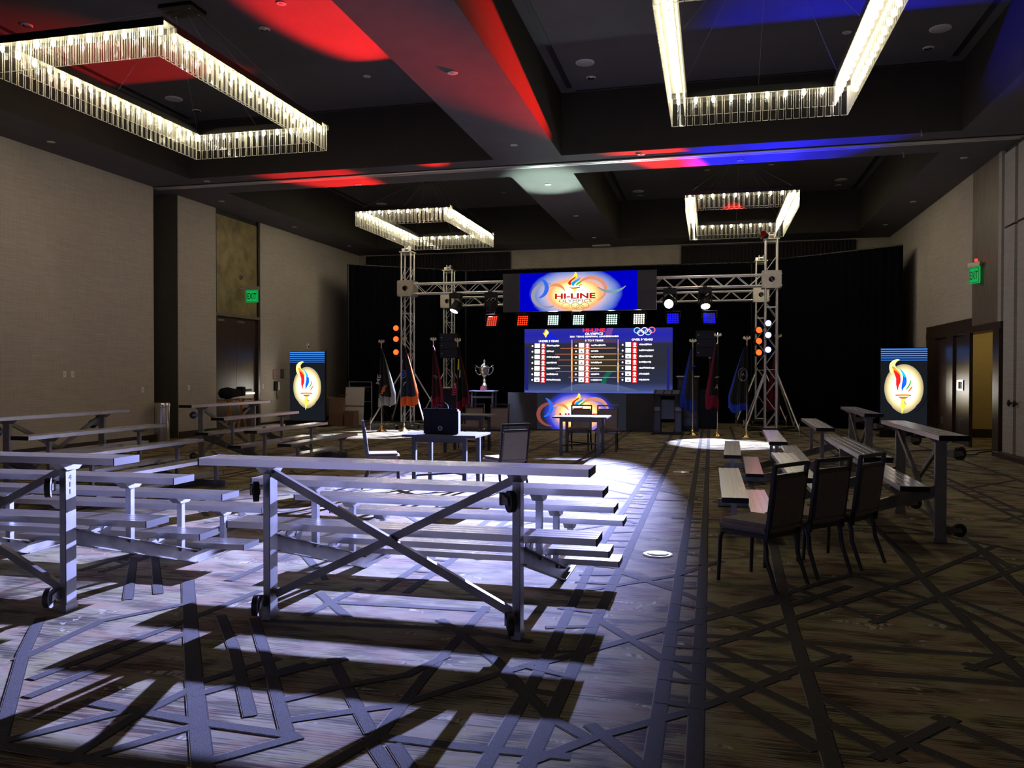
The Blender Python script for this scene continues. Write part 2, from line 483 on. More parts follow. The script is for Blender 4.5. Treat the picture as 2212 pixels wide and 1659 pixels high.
floor = struct(MB().b6(-14.2, 8.2, YF - 0.3, YB + 0.3, -0.15, 0.0).build('floor', M['carpet']), 'patterned carpet floor')
BANDS = [[(-0.24,7.72),(-0.23,3.33)],[(-0.06,7.76),(-0.06,3.38)],[(-0.72,7.59),(-0.72,4.5),(-0.72,3.36)],[(-0.99,7.53),(-0.89,4.35),(-0.89,3.5)],[(-0.67,5.22),(0.4,3.71)],[(-0.87,4.44),(-0.7,4.64),(0.51,6.16)],[(-0.68,6.56),(-0.19,6.06),(0.47,5.2)],[(-0.83,6.02),(-0.27,6.57),(0.06,7.13)],[(-0.7,3.29),(-0.49,3.56),(-0.1,3.93),(0.09,4.16),(0.51,4.7)],[(-1.02,4.12),(-0.7,3.7),(-0.55,3.57)],[(-0.49,3.63),(-0.27,3.35)],[(-0.21,5.11),(0.11,5.11),(0.47,5.15)],[(-0.2,4.67),(0.1,4.7),(0.47,4.73)],[(0.0,4.93),(0.35,4.53)],[(-0.03,4.63),(0.44,4.08)],[(-0.2,5.22),(-0.08,5.39),(0.53,6.06)],[(0.0,4.93),(0.16,5.12),(0.46,5.53)],[(0.57,7.92),(0.51,6.06),(0.5,4.92),(0.5,4.23),(0.49,3.71),(0.49,3.51)],[(1.66,8.19),(1.61,7.04),(1.6,6.36),(1.6,5.48),(1.62,4.85)],[(2.37,8.13),(2.23,6.67)],[(0.2,5.81),(1.1,6.96)],[(0.55,5.93),(0.98,6.51)],[(0.2,5.19),(0.85,6.01),(1.6,6.99),(2.56,8.41)],[(0.56,6.48),(1.05,5.71)],[(1.12,6.92),(1.5,6.3)],[(1.05,5.68),(1.62,6.44),(2.53,7.59)],[(1.12,6.28),(1.59,5.56)],[(0.55,5.12),(1.55,5.13)],[(0.58,4.68),(1.57,4.69)],[(0.56,5.07),(0.71,4.9)],[(0.71,4.9),(0.55,4.73)],[(0.54,4.26),(0.83,3.83)],[(0.71,3.69),(1.06,4.1)],[(1.06,4.1),(1.28,3.83)],[(0.54,3.94),(0.73,3.69)],[(0.89,3.77),(1.02,3.64)],[(0.15,4.11),(0.47,3.68)],[(0.22,4.33),(0.48,4.03)],[(1.41,4.91),(1.61,5.12)],[(1.41,4.91),(1.56,4.76)],[(1.66,6.42),(1.94,5.81)],[(1.65,6.07),(1.82,5.43)],[(-3.9,5.5),(-3.18,4.51),(-2.61,3.73),(-1.99,2.9)],[(-3.09,4.71),(-2.69,4.22),(-2.12,3.45)],[(-2.85,4.71),(-2.27,3.91),(-1.82,3.27)],[(-4.69,6.15),(-3.92,5.18)],[(-4.8,6.02),(-4.03,5.0)],[(-4.2,4.38),(-3.8,3.85),(-3.05,2.97)],[(-3.75,3.82),(-3.81,4.47),(-3.54,4.92)],[(-3.43,3.6),(-3.29,4.57),(-3.22,5.31)],[(-3.26,3.4),(-3.13,4.36)],[(-2.58,2.87),(-2.6,3.25),(-2.55,3.59)],[(-2.46,2.94),(-2.27,3.23)],[(-2.96,2.87),(-2.56,2.85),(-2.14,2.87)],[(-2.9,3.35),(-2.29,3.28),(-1.85,3.26)],[(-2.95,2.94),(-2.72,3.25)],[(-1.99,2.97),(-1.79,3.21)],[(-2.56,3.72),(-2.38,4.07)],[(-2.45,3.6),(-2.19,4.03)],[(-2.21,3.92),(-2.02,4.16)],[(-2.0,3.63),(-1.81,3.85),(-1.56,4.06),(-1.47,4.32)],[(-1.82,3.44),(-1.45,3.69),(-1.11,4.17),(-0.91,4.43)],[(-2.02,4.14),(-1.66,3.64),(-1.5,3.42)],[(-1.42,3.37),(-1.46,4.05),(-1.49,5.32)],[(-2.55,5.23),(-1.51,5.29)],[(-2.74,4.74),(-1.52,4.87),(-1.1,4.76)],[(-2.59,4.96),(-2.54,5.56)],[(-2.71,5.37),(-2.35,4.98)],[(-1.66,4.98),(-1.16,4.39),(-0.76,3.77)],[(-1.38,3.34),(-1.04,3.33),(-0.63,3.35)],[(-1.51,3.04),(-1.43,3.31)],[(-1.41,3.26),(-1.26,3.08)],[(-1.28,3.23),(-1.18,3.1)]]
LONG = {0: .070, 1: .070, 2: .070, 3: .062, 17: .072, 18: .070, 42: .082}


BZ = [0]


def band(m, p, q2, w, z=0.004):
    """one raised strip with a dark edge on one side and a pale edge on the other"""
    p = Vector((*p, 0)); q2 = Vector((*q2, 0)); d = (q2 - p)
    if d.length < 1e-4:
        return
    BZ[0] += 1
    d.normalize()
    n0 = Vector((-d.y, d.x, 0))
    if n0.x + n0.y * .6 < 0:
        n0 = -n0
    p = p - d * w * 0.35; q2 = q2 + d * w * 0.35
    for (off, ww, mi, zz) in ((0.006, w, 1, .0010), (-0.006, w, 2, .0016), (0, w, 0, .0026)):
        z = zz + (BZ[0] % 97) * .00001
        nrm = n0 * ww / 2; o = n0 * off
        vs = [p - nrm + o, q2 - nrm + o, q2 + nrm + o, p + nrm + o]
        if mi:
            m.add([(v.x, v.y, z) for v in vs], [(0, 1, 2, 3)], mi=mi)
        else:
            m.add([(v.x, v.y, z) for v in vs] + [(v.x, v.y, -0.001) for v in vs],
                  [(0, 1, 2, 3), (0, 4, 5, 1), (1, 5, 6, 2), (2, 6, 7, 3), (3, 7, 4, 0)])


bm_ = MB()
for i, L in enumerate(BANDS):
    w = LONG.get(i, 0.058)
    L = [Vector(q_) for q_ in L]
    if i in LONG:
        e_ = 0 if L[0].y < L[-1].y else -1
        f_ = 1 if e_ == 0 else -2
        d_ = (L[e_] - L[f_]).normalized()
        L[e_] = L[e_] + d_ * ((L[e_].y + 3.0) / -d_.y)
    else:
        L[0] = L[0] + (L[0] - L[1]).normalized() * .05; L[-1] = L[-1] + (L[-1] - L[-2]).normalized() * .05
    for a, b in zip(L[:-1], L[1:]):
        band(bm_, a, b, w)
rb = random.Random(3)
for k in range(70):
    x = rb.uniform(-8, 5); y = rb.uniform(-3.2, 2.2); L = rb.uniform(0.7, 1.8)
    ang = rb.choice([-54, -52, 62, 52, 0]) + rb.uniform(-2, 2)
    band(bm_, (x, y), (x + L * math.cos(R(ang)), min(2.7, y + L * math.sin(R(ang)))), .055)
# the long ribs run on towards the stage; lattice between them beyond the traced foreground
ladders = [(-0.24, -0.06), (-0.72, -0.99), (0.56, None), (1.66, None), (-2.35, -2.15), (-3.6, None), (-4.75, -4.95), (-6.2, None), (-7.2, -7.4), (-9.0, None), (-10.2, -10.4), (2.4, None), (3.3, 3.5), (4.5, None)]
for k, (a, b) in enumerate(ladders):
    y0 = 7.5 if k < 4 or a > 1.7 else 5.6
    band(bm_, (a, y0), (a, 25.5), 0.065)
    if b is not None:
        band(bm_, (b, y0), (b, 25.5), 0.065)
        y = y0 if k > 1 else 3.6
        while y < 25:
            y += rb.uniform(0.2, 0.5)
            band(bm_, (a, y), (b, y + rb.uniform(-0.12, 0.12)), 0.045)
for k in range(210):
    x = rb.uniform(-12, 5); y = rb.uniform(5.6, 24); L = rb.uniform(0.7, 2.4)
    if x > -1.2 and x < 2.4 and y < 8.2:
        continue
    ang = rb.choice([51, -51, 128, -128, 0, 50, -50]) + rb.uniform(-2, 2)
    band(bm_, (x, y), (x + L * math.cos(R(ang)), y + L * math.sin(R(ang))), rb.choice([.05, .06]))
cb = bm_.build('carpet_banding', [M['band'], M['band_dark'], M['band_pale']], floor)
cb['kind'] = 'stuff'; cb['label'] = 'grey raised bands criss-crossing the carpet'

# ceiling: the low soffit with four deep coffers
ce = bpy.data.objects.new('ceiling', None); COL.objects.link(ce); struct(ce, 'dark painted ceiling with four deep coffers')
xs = [XL - 1.2, TX[0][0], TX[0][1], TX[1][0], TX[1][1], XR + 1.2]
ys = [YF, TY[0][0], TY[0][1], TY[1][0], TY[1][1], YB + 0.2]
m = MB()
for i in range(5):
    for j in range(5):
        if i in (1, 3) and j in (1, 3):
            continue
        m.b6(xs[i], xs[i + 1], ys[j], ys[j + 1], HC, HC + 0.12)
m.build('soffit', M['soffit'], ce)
for (x0, x1) in TX:
    for (y0, y1) in TY:
        for (a, b, c, d) in ((x0 - .1, x0 + .004, y0 - .1, y1 + .1), (x1 - .004, x1 + .1, y0 - .1, y1 + .1), (x0 + .004, x1 - .004, y0 - .1, y0 + .004), (x0 + .004, x1 - .004, y1 - .004, y1 + .1)):
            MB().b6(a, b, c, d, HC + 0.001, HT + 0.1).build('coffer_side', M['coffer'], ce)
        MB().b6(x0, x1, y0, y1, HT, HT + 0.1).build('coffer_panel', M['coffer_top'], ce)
        MB().b6(x0 + .16, x0 + .26, y0 + .3, y1 - .3, HT - 0.012, HT - 0.001).build('slot_diffuser', M['slot'], ce)
        MB().b6(x1 - .26, x1 - .16, y0 + .3, y1 - .3, HT - 0.012, HT - 0.001).build('slot_diffuser', M['slot'], ce)
        MB().b6(x0 + .3, x1 - .3, y1 - .10, y1 - .06, HT - 0.012, HT - 0.001).build('slot_diffuser', M['slot'], ce)
tr = bpy.data.objects.new('trim_1', None); COL.objects.link(tr); struct(tr, 'pale metal folding-wall track across the ceiling')
MB().b6(XL, XR, 16.58, 16.66, HC - 0.035, HC - 0.001).build('track_rail', M['track'], tr)
MB().b6(XL, XR, 16.69, 16.76, HC - 0.035, HC - 0.001).build('track_rail', M['track'], tr)
MB().b6(XL, XR, 16.545, 16.575, HC - 0.015, HC - 0.001).build('track_shadow_gap', M['slot'], tr)
MB().b6(XL, XR, 16.66, 16.69, HC - 0.012, HC - 0.001).build('track_slot', M['slot'], tr)

# left wall
wl = bpy.data.objects.new('wall_left', None); COL.objects.link(wl); struct(wl, 'taupe linen wall on the left')
MB().b6(XL - .9, XL, YF, 16.56, 0, HC).build('wall_panel', M['linen'], wl)
MB().b6(XL - 1.2, XL - .95, 16.5, 17.6, 0, HC).build('pocket_back', M['base'], wl)
MB().b6(XL - .95, XL, 17.46, 19.03, 0, HC).build('wall_panel', M['linen'], wl)
MB().b6(XL - .95, XL - .015, 17.445, 17.462, 0.0, HC - .02).build('pocket_reveal', pmat('dark_olive_reveal', (0.05, 0.046, 0.034), 0.8, var=0.05), wl)
MB().b6(XL - .9, XL, 21.2, YB, 0, HC).build('wall_panel', M['linen'], wl)
MB().b6(XL - .9, XL - .02, 19.03, 19.09, 3.12, HC).build('black_reveal', M['slot'], wl)
MB().b6(XL - .9, XL - .02, 21.12, 21.2, 3.12, HC).build('black_reveal', M['slot'], wl)
MB().b6(XL - .9, XL - .06, 19.09, 21.12, 3.2, HC - .12).build('bronze_panel', M['bronze'], wl)
MB().b6(XL - .9, XL - .08, 19.03, 21.2, HC - .12, HC).build('black_reveal', M['slot'], wl)
d1 = bpy.data.objects.new('door_1', None); COL.objects.link(d1); struct(d1, 'dark wood double door under the bronze panel, left wall')
MB().b6(XL - .2, XL - .005, 19.03, 19.12, 0, 3.12).build('door_jamb', M['darkwood'], d1)
MB().b6(XL - .2, XL - .005, 21.1, 21.2, 0, 3.12).build('door_jamb', M['darkwood'], d1)
MB().b6(XL - .2, XL - .005, 19.03, 21.2, 3.12, 3.2).build('door_header', M['woodcol'], d1)
for (a, b) in ((19.13, 20.105), (20.115, 21.09)):
    lf = MB().b6(XL - .14, XL - .09, a, b, 0.01, 3.11).build('door_leaf', M['darkwood'], d1)
    MB().b6(XL - .09, XL - .05, a + .12, b - .12, 1.0, 1.05).build('push_bar', M['steel'], lf)
    MB().b6(XL - .09, XL - .055, a + .04, a + .36, 2.98, 3.04).build('door_closer', M['steel'], lf)

bl = bpy.data.objects.new('baseboard_left', None); COL.objects.link(bl); struct(bl, 'dark stepped baseboard along the left wall')
for (a, b) in ((YF, 16.56), (17.46, 19.03), (21.2, YB)):
    MB().b6(XL, XL + .018, a, b, 0, .16).build('skirting_board', M['base'], bl)
    MB().b6(XL, XL + .028, a, b, 0, .07).build('skirting_board', M['base'], bl)

# back wall
wb = bpy.data.objects.new('wall_back', None); COL.objects.link(wb); struct(wb, 'beige linen wall behind the stage')
MB().b6(XL - .9, XR + .9, YB, YB + .2, 0, HC).build('wall_panel', M['linen'], wb)
wf = struct(MB().b6(XL - .9, XR + .9, YF - .2, YF, 0, HC).build('wall_front', M['linen']), 'wall behind the camera')

# right wall
wr = bpy.data.objects.new('wall_right', None); COL.objects.link(wr); struct(wr, 'grey linen wall on the right')
MB().b6(XR, XR + .3, YF, 14.6, 0, HC).build('wall_panel', M['linen_cool'], wr)
for (a, b) in ((14.66, 16.84), (17.0, 17.56)):
    for (z0, z1) in ((0.1, 4.38), (4.42, HC - .10)):
        MB().b6(XR - .005, XR + .05, a, b, z0, z1).build('pocket_door_panel', M['linen_cool'], wr)
MB().b6(XR + .055, XR + .3, 14.6, 17.8, 0, HC).build('pocket_backing', M['slot'], wr)
MB().b6(XR - .02, XR + .05, 14.6, 17.62, 0, .1).build('pocket_sill', M['base'], wr)
for (y, z) in ((16.78, 1.05), (17.06, 1.05)):
    MB().cyl((XR - .005, y, z), (XR - .06, y, z), .018, n=10).sphere((XR - .06, y, z), (.03, .05, .065)).build('door_pull', M['black'], wr)
MB().b6(XR - .02, XR + .3, 17.66, 17.84, 2.62, HC).build('pale_strip', M['linen_cool'], wr)
MB().b6(XR + .0, XR + .3, 17.84, 19.54, 2.62, HC).build('wood_panel', M['woodcol'], wr)
MB().b6(XR + .0, XR + .3, 19.54, YB, 2.80, HC).build('wall_panel', M['linen'], wr)
MB().b6(XR + .0, XR + .3, 23.3, YB, 0, 2.80).build('wall_panel', M['linen'], wr)
MB().b6(XR - .03, XR + .3, 17.66, 23.3, 2.48, 2.62).build('door_header', M['darkwood'], wr)
MB().b6(XR - .02, XR + .3, 19.54, 23.3, 2.62, 2.80).build('door_header', M['darkwood'], wr)
MB().b6(XR - .03, XR + .05, 17.72, 18.08, 0, 2.48).build('door_jamb', M['darkwood'], wr)
MB().b6(XR - .02, XR + .05, 19.62, 19.96, 0, 2.48).build('door_jamb', M['darkwood'], wr)
MB().b6(XR - .02, XR + .3, 20.9, 21.42, 0, 2.48).build('door_jamb', M['darkwood'], wr)
MB().b6(XR - .02, XR + .3, 22.42, 23.3, 0, 2.48).build('door_jamb', M['darkwood'], wr)
for k, (a, b) in enumerate(((19.98, 20.88), (21.44, 22.40))):
    dr = struct(MB().b6(XR + .05, XR + .10, a, b, .01, 2.47).build('door_%d' % (k + 2), M['darkwood']),
                ('dark wood door with a chrome latch plate beside the open doorway', 'dark wood door behind the right-hand torch screen')[k])
    MB().b6(XR + .03, XR + .05, a + .1, b - .1, .25, 2.3).build('door_panel', M['darkwood'], dr, bevel=.004)
    if k == 0:
        lp = MB().b6(XR - .01, XR + .03, a + .14, a + .62, 1.22, 1.46).build('latch_plate', M['chrome'], dr, bevel=.01)
        MB().b6(XR - .02, XR - .01, a + .24, a + .34, 1.26, 1.42).build('latch_lever', M['black'], lp)
        MB().b6(XR - .02, XR - .01, a + .40, a + .47, 1.26, 1.42).build('latch_lever', M['black'], lp)
    MB().b6(XR + .0, XR + .03, (a + b) / 2 - .03, (a + b) / 2 + .03, .38, .56).build('bolt_plate', M['steel'], dr)
# corridor seen through the open doorway
MB().b6(7.6, 7.8, 17.0, 24.5, 0, 2.9).build('corridor_wall', M['corridor'], wr)
MB().b6(XR + .105, 7.8, 22.6, 22.8, 0, 2.9).build('corridor_wall', M['corridor'], wr)
MB().b6(XR + .105, 7.6, 22.57, 22.6, 0, .22).build('corridor_skirting', M['base'], wr)
MB().b6(XR + .3, 7.8, 16.8, 17.0, 0, 2.9).build('corridor_wall', M['corridor'], wr)
MB().b6(XR + .05, 7.8, 17.0, 22.8, 2.72, 2.9).build('corridor_ceiling', M['soffit'], wr)
MB().b6(7.57, 7.6, 17.0, 22.0, 0, .2).build('corridor_skirting', M['base'], wr)
cl = thing('corridor_added_downlight', 'small added downlight, out of view in the corridor beyond the open doorway', 'downlight', (6.5, 21.0, 2.70))  # unseen lamp added to light the corridor wall
MB().cyl((0, 0, 0), (0, 0, .02), .07, n=16).build('lens', emat('corridor_added_lamp', (1.0, 0.78, 0.42), 4.0), cl)
ld = bpy.data.lights.new('corridor_added_lamp', 'POINT'); ld.energy = 30; ld.color = (1.0, .78, .42); ld.shadow_soft_size = .06
lo = bpy.data.objects.new('corridor_added_lamp', ld); COL.objects.link(lo); lo.parent = cl; lo.location = (0, 0, -.1)
br = bpy.data.objects.new('baseboard_right', None); COL.objects.link(br); struct(br, 'dark plinth at the foot of the right wall')
MB().b6(XR - .14, XR, 14.6, 17.72, 0, .085).build('plinth', M['base'], br)
MB().b6(XR - .02, XR, YF, 14.6, 0, .14).build('skirting_board', M['base'], br)


# ------------------------------------------------------------------ small things on ceiling and walls
def disc(name, label, cat, x, y, z, r, mat, group=None, dots=0, rim=True):
    t = thing(name, label, cat, (x, y, z), 0, group)
    MB().lathe([(r, 0), (r * .98, -.012), (r * .86, -.018)] if rim else [(r, 0), (r * .95, -.03)], 20).build('rim', M['white_pl'] if not dots else mat, t)
    if rim:
        MB().lathe([(r * .84, -.004), (r * .80, -.02), (r * .1, -.024)], 20).build('grille' if not dots else 'reflector', mat, t)
    return t


spk = [(-10.59, 14.54, 'over the near left chandelier'), (-2.21, 14.57, 'left of the near right chandelier'), (3.56, 14.47, 'right of the near right chandelier'), (-2.18, 25.2, 'left of the far right chandelier'), (3.59, 25.04, 'right of the far right chandelier'), (-10.52, 25.11, 'left of the far left chandelier')]
for x, y, w in spk:
    disc('ceiling_speaker', 'round white ceiling speaker in the coffer, ' + w, 'ceiling speaker', x, y, HT, .17, M['grille'], 'round speakers in the coffers')
dl = [(-10.64, 10.93, 'near the left end of the near left coffer'), (-7.02, 11.94, 'in the red-lit part of the near left coffer'), (-10.59, 15.29, 'below the speaker in the near left coffer'), (-2.21, 15.33, 'beside the left speaker of the near right coffer'), (3.57, 15.28, 'beside the right speaker of the near right coffer'), (-2.18, 25.87, 'beside the left speaker of the far right coffer'), (3.62, 25.76, 'beside the right speaker of the far right coffer')]
for x, y, w in dl:
    disc('ceiling_downlight', 'small chrome-rimmed downlight ' + w, 'downlight', x, y, HT, .09, M['chrome'], 'unlit downlights in the coffers')
sp = [(-6.29, 11.18, HT, 'in the red glow of the near left coffer'), (-6.27, 14.28, HT, 'above the far end of the near left chandelier'), (2.12, 14.27, HT, 'inside the near right chandelier'), (-0.13, 23.0, HT, 'above the far right chandelier, left one'), (1.53, 22.79, HT, 'above the far right chandelier, right one'), (-6.21, 24.37, HT, 'right of the far left chandelier'),
      (-12.01, 12.88, HC, 'above the near left wall'), (-11.05, 16.33, HC, 'just before the track on the left'), (-11.97, 18.3, HC, 'just behind the track on the left'), (-11.99, 22.03, HC, 'above the left exit sign wall'), (-11.96, 25.74, HC, 'in the far left corner of the ceiling'),
      (-3.63, 11.28, HC, 'on the middle beam, nearest of its row'), (-3.64, 15.1, HC, 'on the middle beam just before the track'), (-3.64, 18.42, HC, 'in the pale light patch on the middle beam'), (-3.62, 22.26, HC, 'on the middle beam behind the light patch'), (-3.64, 25.95, HC, 'on the middle beam, farthest of its row'),
      (4.89, 18.06, HC, 'on the right soffit, nearest of its row'), (4.9, 22.36, HC, 'on the right soffit, middle of its row'), (4.89, 25.64, HC, 'on the right soffit, farthest of its row'), (-1.36, 16.32, HC, 'beside the track where the red light falls'), (-7.86, 17.41, HC, 'behind the track in the red strip on the left'), (0.56, 17.25, HC, 'behind the track in the blue strip')]
for x, y, z, w in sp:
    t = thing('sprinkler_plate', 'small pale sprinkler cover plate ' + w, 'sprinkler', (x, y, z), 0, 'sprinkler plates on the ceiling')
    MB().lathe([(.05, 0), (.075, -.006), (.07, -.012)], 16).build('cover_plate', M['white_pl'], t)
    MB().cyl((0, 0, -.012), (0, 0, -.02), .03, n=12).build('sensor_cap', M['grille'], t)
for (x, y, w) in ((3.61, 15.9, 'before'), (3.62, 17.36, 'behind')):
    t = thing('ceiling_hook', 'tiny steel hook hanging from the soffit just %s the track' % w, 'hook', (x, y, HC), 0)
    MB().cyl((0, 0, 0), (0, 0, -.05), .006, n=6).build('shank', M['steel'], t)
    MB().tube([(0, 0, -.05), (.02, 0, -.07), (.012, 0, -.095), (-.01, 0, -.09)], .006, 6).build('crook', M['steel'], t)
t = thing('air_diffuser', 'pale rectangular air diffuser in the soffit above the stage wall', 'air vent', (-3.62, 27.6, HC))
MB().b6(-.3, .3, -.16, .16, -.02, -.001).build('frame', M['white_pl'], t)
for k in range(5):
    MB().b6(-.26, .26, -.12 + k * .055, -.09 + k * .055, -.028, -.02).build('slat', M['grille'], t)


def plate(label, y, z, side=-1, w=.075, h=.12, kind=0):
    x = XL if side < 0 else XR
    t = thing('wall_plate', label, 'switch plate', (x, y, z), 0, 'plates on the left wall')
    MB().b6(.0, .008, -w / 2, w / 2, -h / 2, h / 2).build('cover_plate', M['white_pl'], t)
    MB().b6(.008, .014, -w * .2, w * .2, -h * .28, h * .28).build('rocker', M['grille'], t)


plate('white switch plate on the left wall, left of a pair', 13.84, 1.57)
plate('white switch plate on the left wall, right of a pair', 14.05, 1.57)
plate('white switch plate low on the left wall near its corner', 16.16, 1.21)
plate('white switch plate on the wall piece before the left double door', 17.86, 1.23)
plate('white switch plate beside the left double door, under the wall notices', 21.33, 1.21)
plate('white socket plate low on the left wall behind the bleachers, farther one', 14.9, .42)
plate('white socket plate low on the left wall behind the bleachers, nearer one', 11.3, .42)


def notice(label, y, z, mat, glyph):
    t = thing('wall_notice', label, 'notice', (XL, y, z), 0, 'two framed wall notices')
    MB().b6(0, .012, -.1, .1, -.14, .14).build('frame', M['darkwood'], t)
    MB().b6(.012, .015, -.085, .085, -.12, .12).build('sheet', mat, t)
    for k in range(5):
        MB().b6(.015, .016, -.06, .06, .07 - k * .035, .08 - k * .035).build('print_line', M['slot'], t)


notice('pinkish framed notice on the wall beside the left double door', 21.98, 1.56, pmat('notice_pink', (.42, .26, .22), .7, var=.1), 0)
notice('dark framed notice half in shadow beside the left torch screen', 22.42, 1.58, pmat('notice_dark', (.12, .09, .085), .7, var=.1), 0)
t = thing('wall_phone', 'black and white wall phone with a hanging cord by the double door', 'wall phone', (XL, 22.02, 1.22))
MB().b6(0, .06, -.10, .10, -.15, .13).build('cradle', M['black'], t, bevel=.01)
MB().b6(.06, .10, .02, .10, -.14, .12).build('handset', M['white_pl'], t, bevel=.015)
MB().tube([(.05, -.02, -.15), (.07, -.05, -.3), (.06, 0, -.4), (.06, .03, -.3), (.06, .05, -.2)], .008, 6).build('cord', M['black'], t)
t = thing('wall_sensor', 'tiny pale wall sensor above the left torch screen', 'sensor', (XL, 24.0, 2.46))
MB().b6(0, .05, -.06, .06, -.09, .09).build('housing', M['white_pl'], t, bevel=.01)
MB().sphere((.05, 0, -.02), .03).build('lens', M['black'], t)
t = thing('wall_detector', 'small round detector on the bronze panel above the left exit sign', 'detector', (XL - .06, 20.3, 4.25))
MB().cyl((0, 0, 0), (.03, 0, 0), .07, n=16).build('housing', pmat('olive_plastic', (.12, .10, .05), .6, var=.05), t)
MB().cyl((.03, 0, 0), (.045, 0, 0), .03, n=12).build('lens', M['black'], t)

EXG = emat('exit_green', (0.01, 0.62, 0.12), .6)
EXK = pmat('exit_letter_dark', (0.0, 0.05, 0.01), .5, bump=.01)


def exit_sign(label, loc, rz, hang):
    t = thing('exit_sign', label, 'exit sign', loc, rz)
    MB().b6(-.20, .20, -.03, .03, .17, .27).build('housing', M['steel'], t, bevel=.006)
    fr = MB().b6(-.17, .17, -.012, .012, -.17, .17).build('face', EXG, t)
    MB().b6(-.155, .155, -.016, -.012, -.155, -.145).b6(-.155, .155, -.016, -.012, .145, .155).b6(-.155, -.145, -.016, -.012, -.15, .15).b6(.145, .155, -.016, -.012, -.15, .15).build('border', EXK, fr)
    text('lettering', 'EXIT', EXK, fr, (0, -.016, 0), .25, .17, (R(90), 0, 0), .02)
    MB().b6(*hang, .20, .24).build('wall_arm', M['steel'], t)
    return t


exit_sign('green lit exit sign on the bronze panel over the left double door', (XL + .28, 20.3, 3.72), R(12), (-.36, -.15, -.02, .02))
e2 = exit_sign('green lit exit sign on the wood panel over the right doorway', (XR - .12, 18.95, 3.66), R(-72), (-.02, .02, 0, .16))
MB().cyl((.12, -.03, .3), (.12, -.07, .3), .03, n=10).build('test_lamp', emat('exit_red_lamp', (1, .03, .02), 3.0), e2)

for (x, y, lb, c) in ((-0.45, 7.3, 'round pale metal floor-box cover in the aisle by the near right chairs', 'white_pl'), (-0.46, 13.51, 'round floor-box cover farther up the aisle towards the stage', 'steel')):
    t = thing('floor_cover', lb, 'floor cover', (x, y, 0.0))
    MB().lathe([(.135, 0.0005), (.132, .006), (.11, .009)], 24).build('ring', M[c], t)
    MB().lathe([(.10, .008), (.098, .011), (.01, .011)], 24).build('lid', M[c], t)
    for s_ in (-1, 1):
        MB().b6(-.03 + s_ * .04, .03 + s_ * .04, -.02, .02, .011, .013).build('flap', M['steel'], t)
# ------------------------------------------------------------------ chandeliers
CH_Z = 5.95
HXc, HYc, CW = 1.325, 2.23, 0.27
M['ch_frame'] = pmat('chandelier_black_steel', (0.010, 0.010, 0.010), 0.4, 0.3, bump=0.01)
M['ch_inner'] = pmat('chandelier_inner_white', (0.10, 0.10, 0.08), 0.6, bump=0.01)


def plate_mesh(L, w=.088, th=.010, e=.0045):
    """one hanging clear glass plate with bright cut edges"""
    m = MB().b6(-w / 2 + e, w / 2 - e, -th / 2, th / 2, -L + e, 0)
    m.b6(-w / 2, -w / 2 + e, -th / 2, th / 2, -L, 0, 1).b6(w / 2 - e, w / 2, -th / 2, th / 2, -L, 0, 1).b6(-w / 2 + e, w / 2 - e, -th / 2, th / 2, -L, -L + e, 1)
    return m.mesh('glass_plate', [M['glass'], M['glassrim']])


M['glassrim'] = glass_mat('glass_cut_rim', 1.0, .1, .42)
TUBE_O = plate_mesh(.43); TUBE_I = plate_mesh(.34)
BULB_ME = MB().lathe([(.006, .05), (.018, .03), (.026, 0), (.02, -.03), (.004, -.055)], 10).mesh('bulb', M['bulb'])
HOLD_ME = MB().cyl((0, 0, .05), (0, 0, .10), .014, n=8).mesh('lamp_holder', M['gold'])


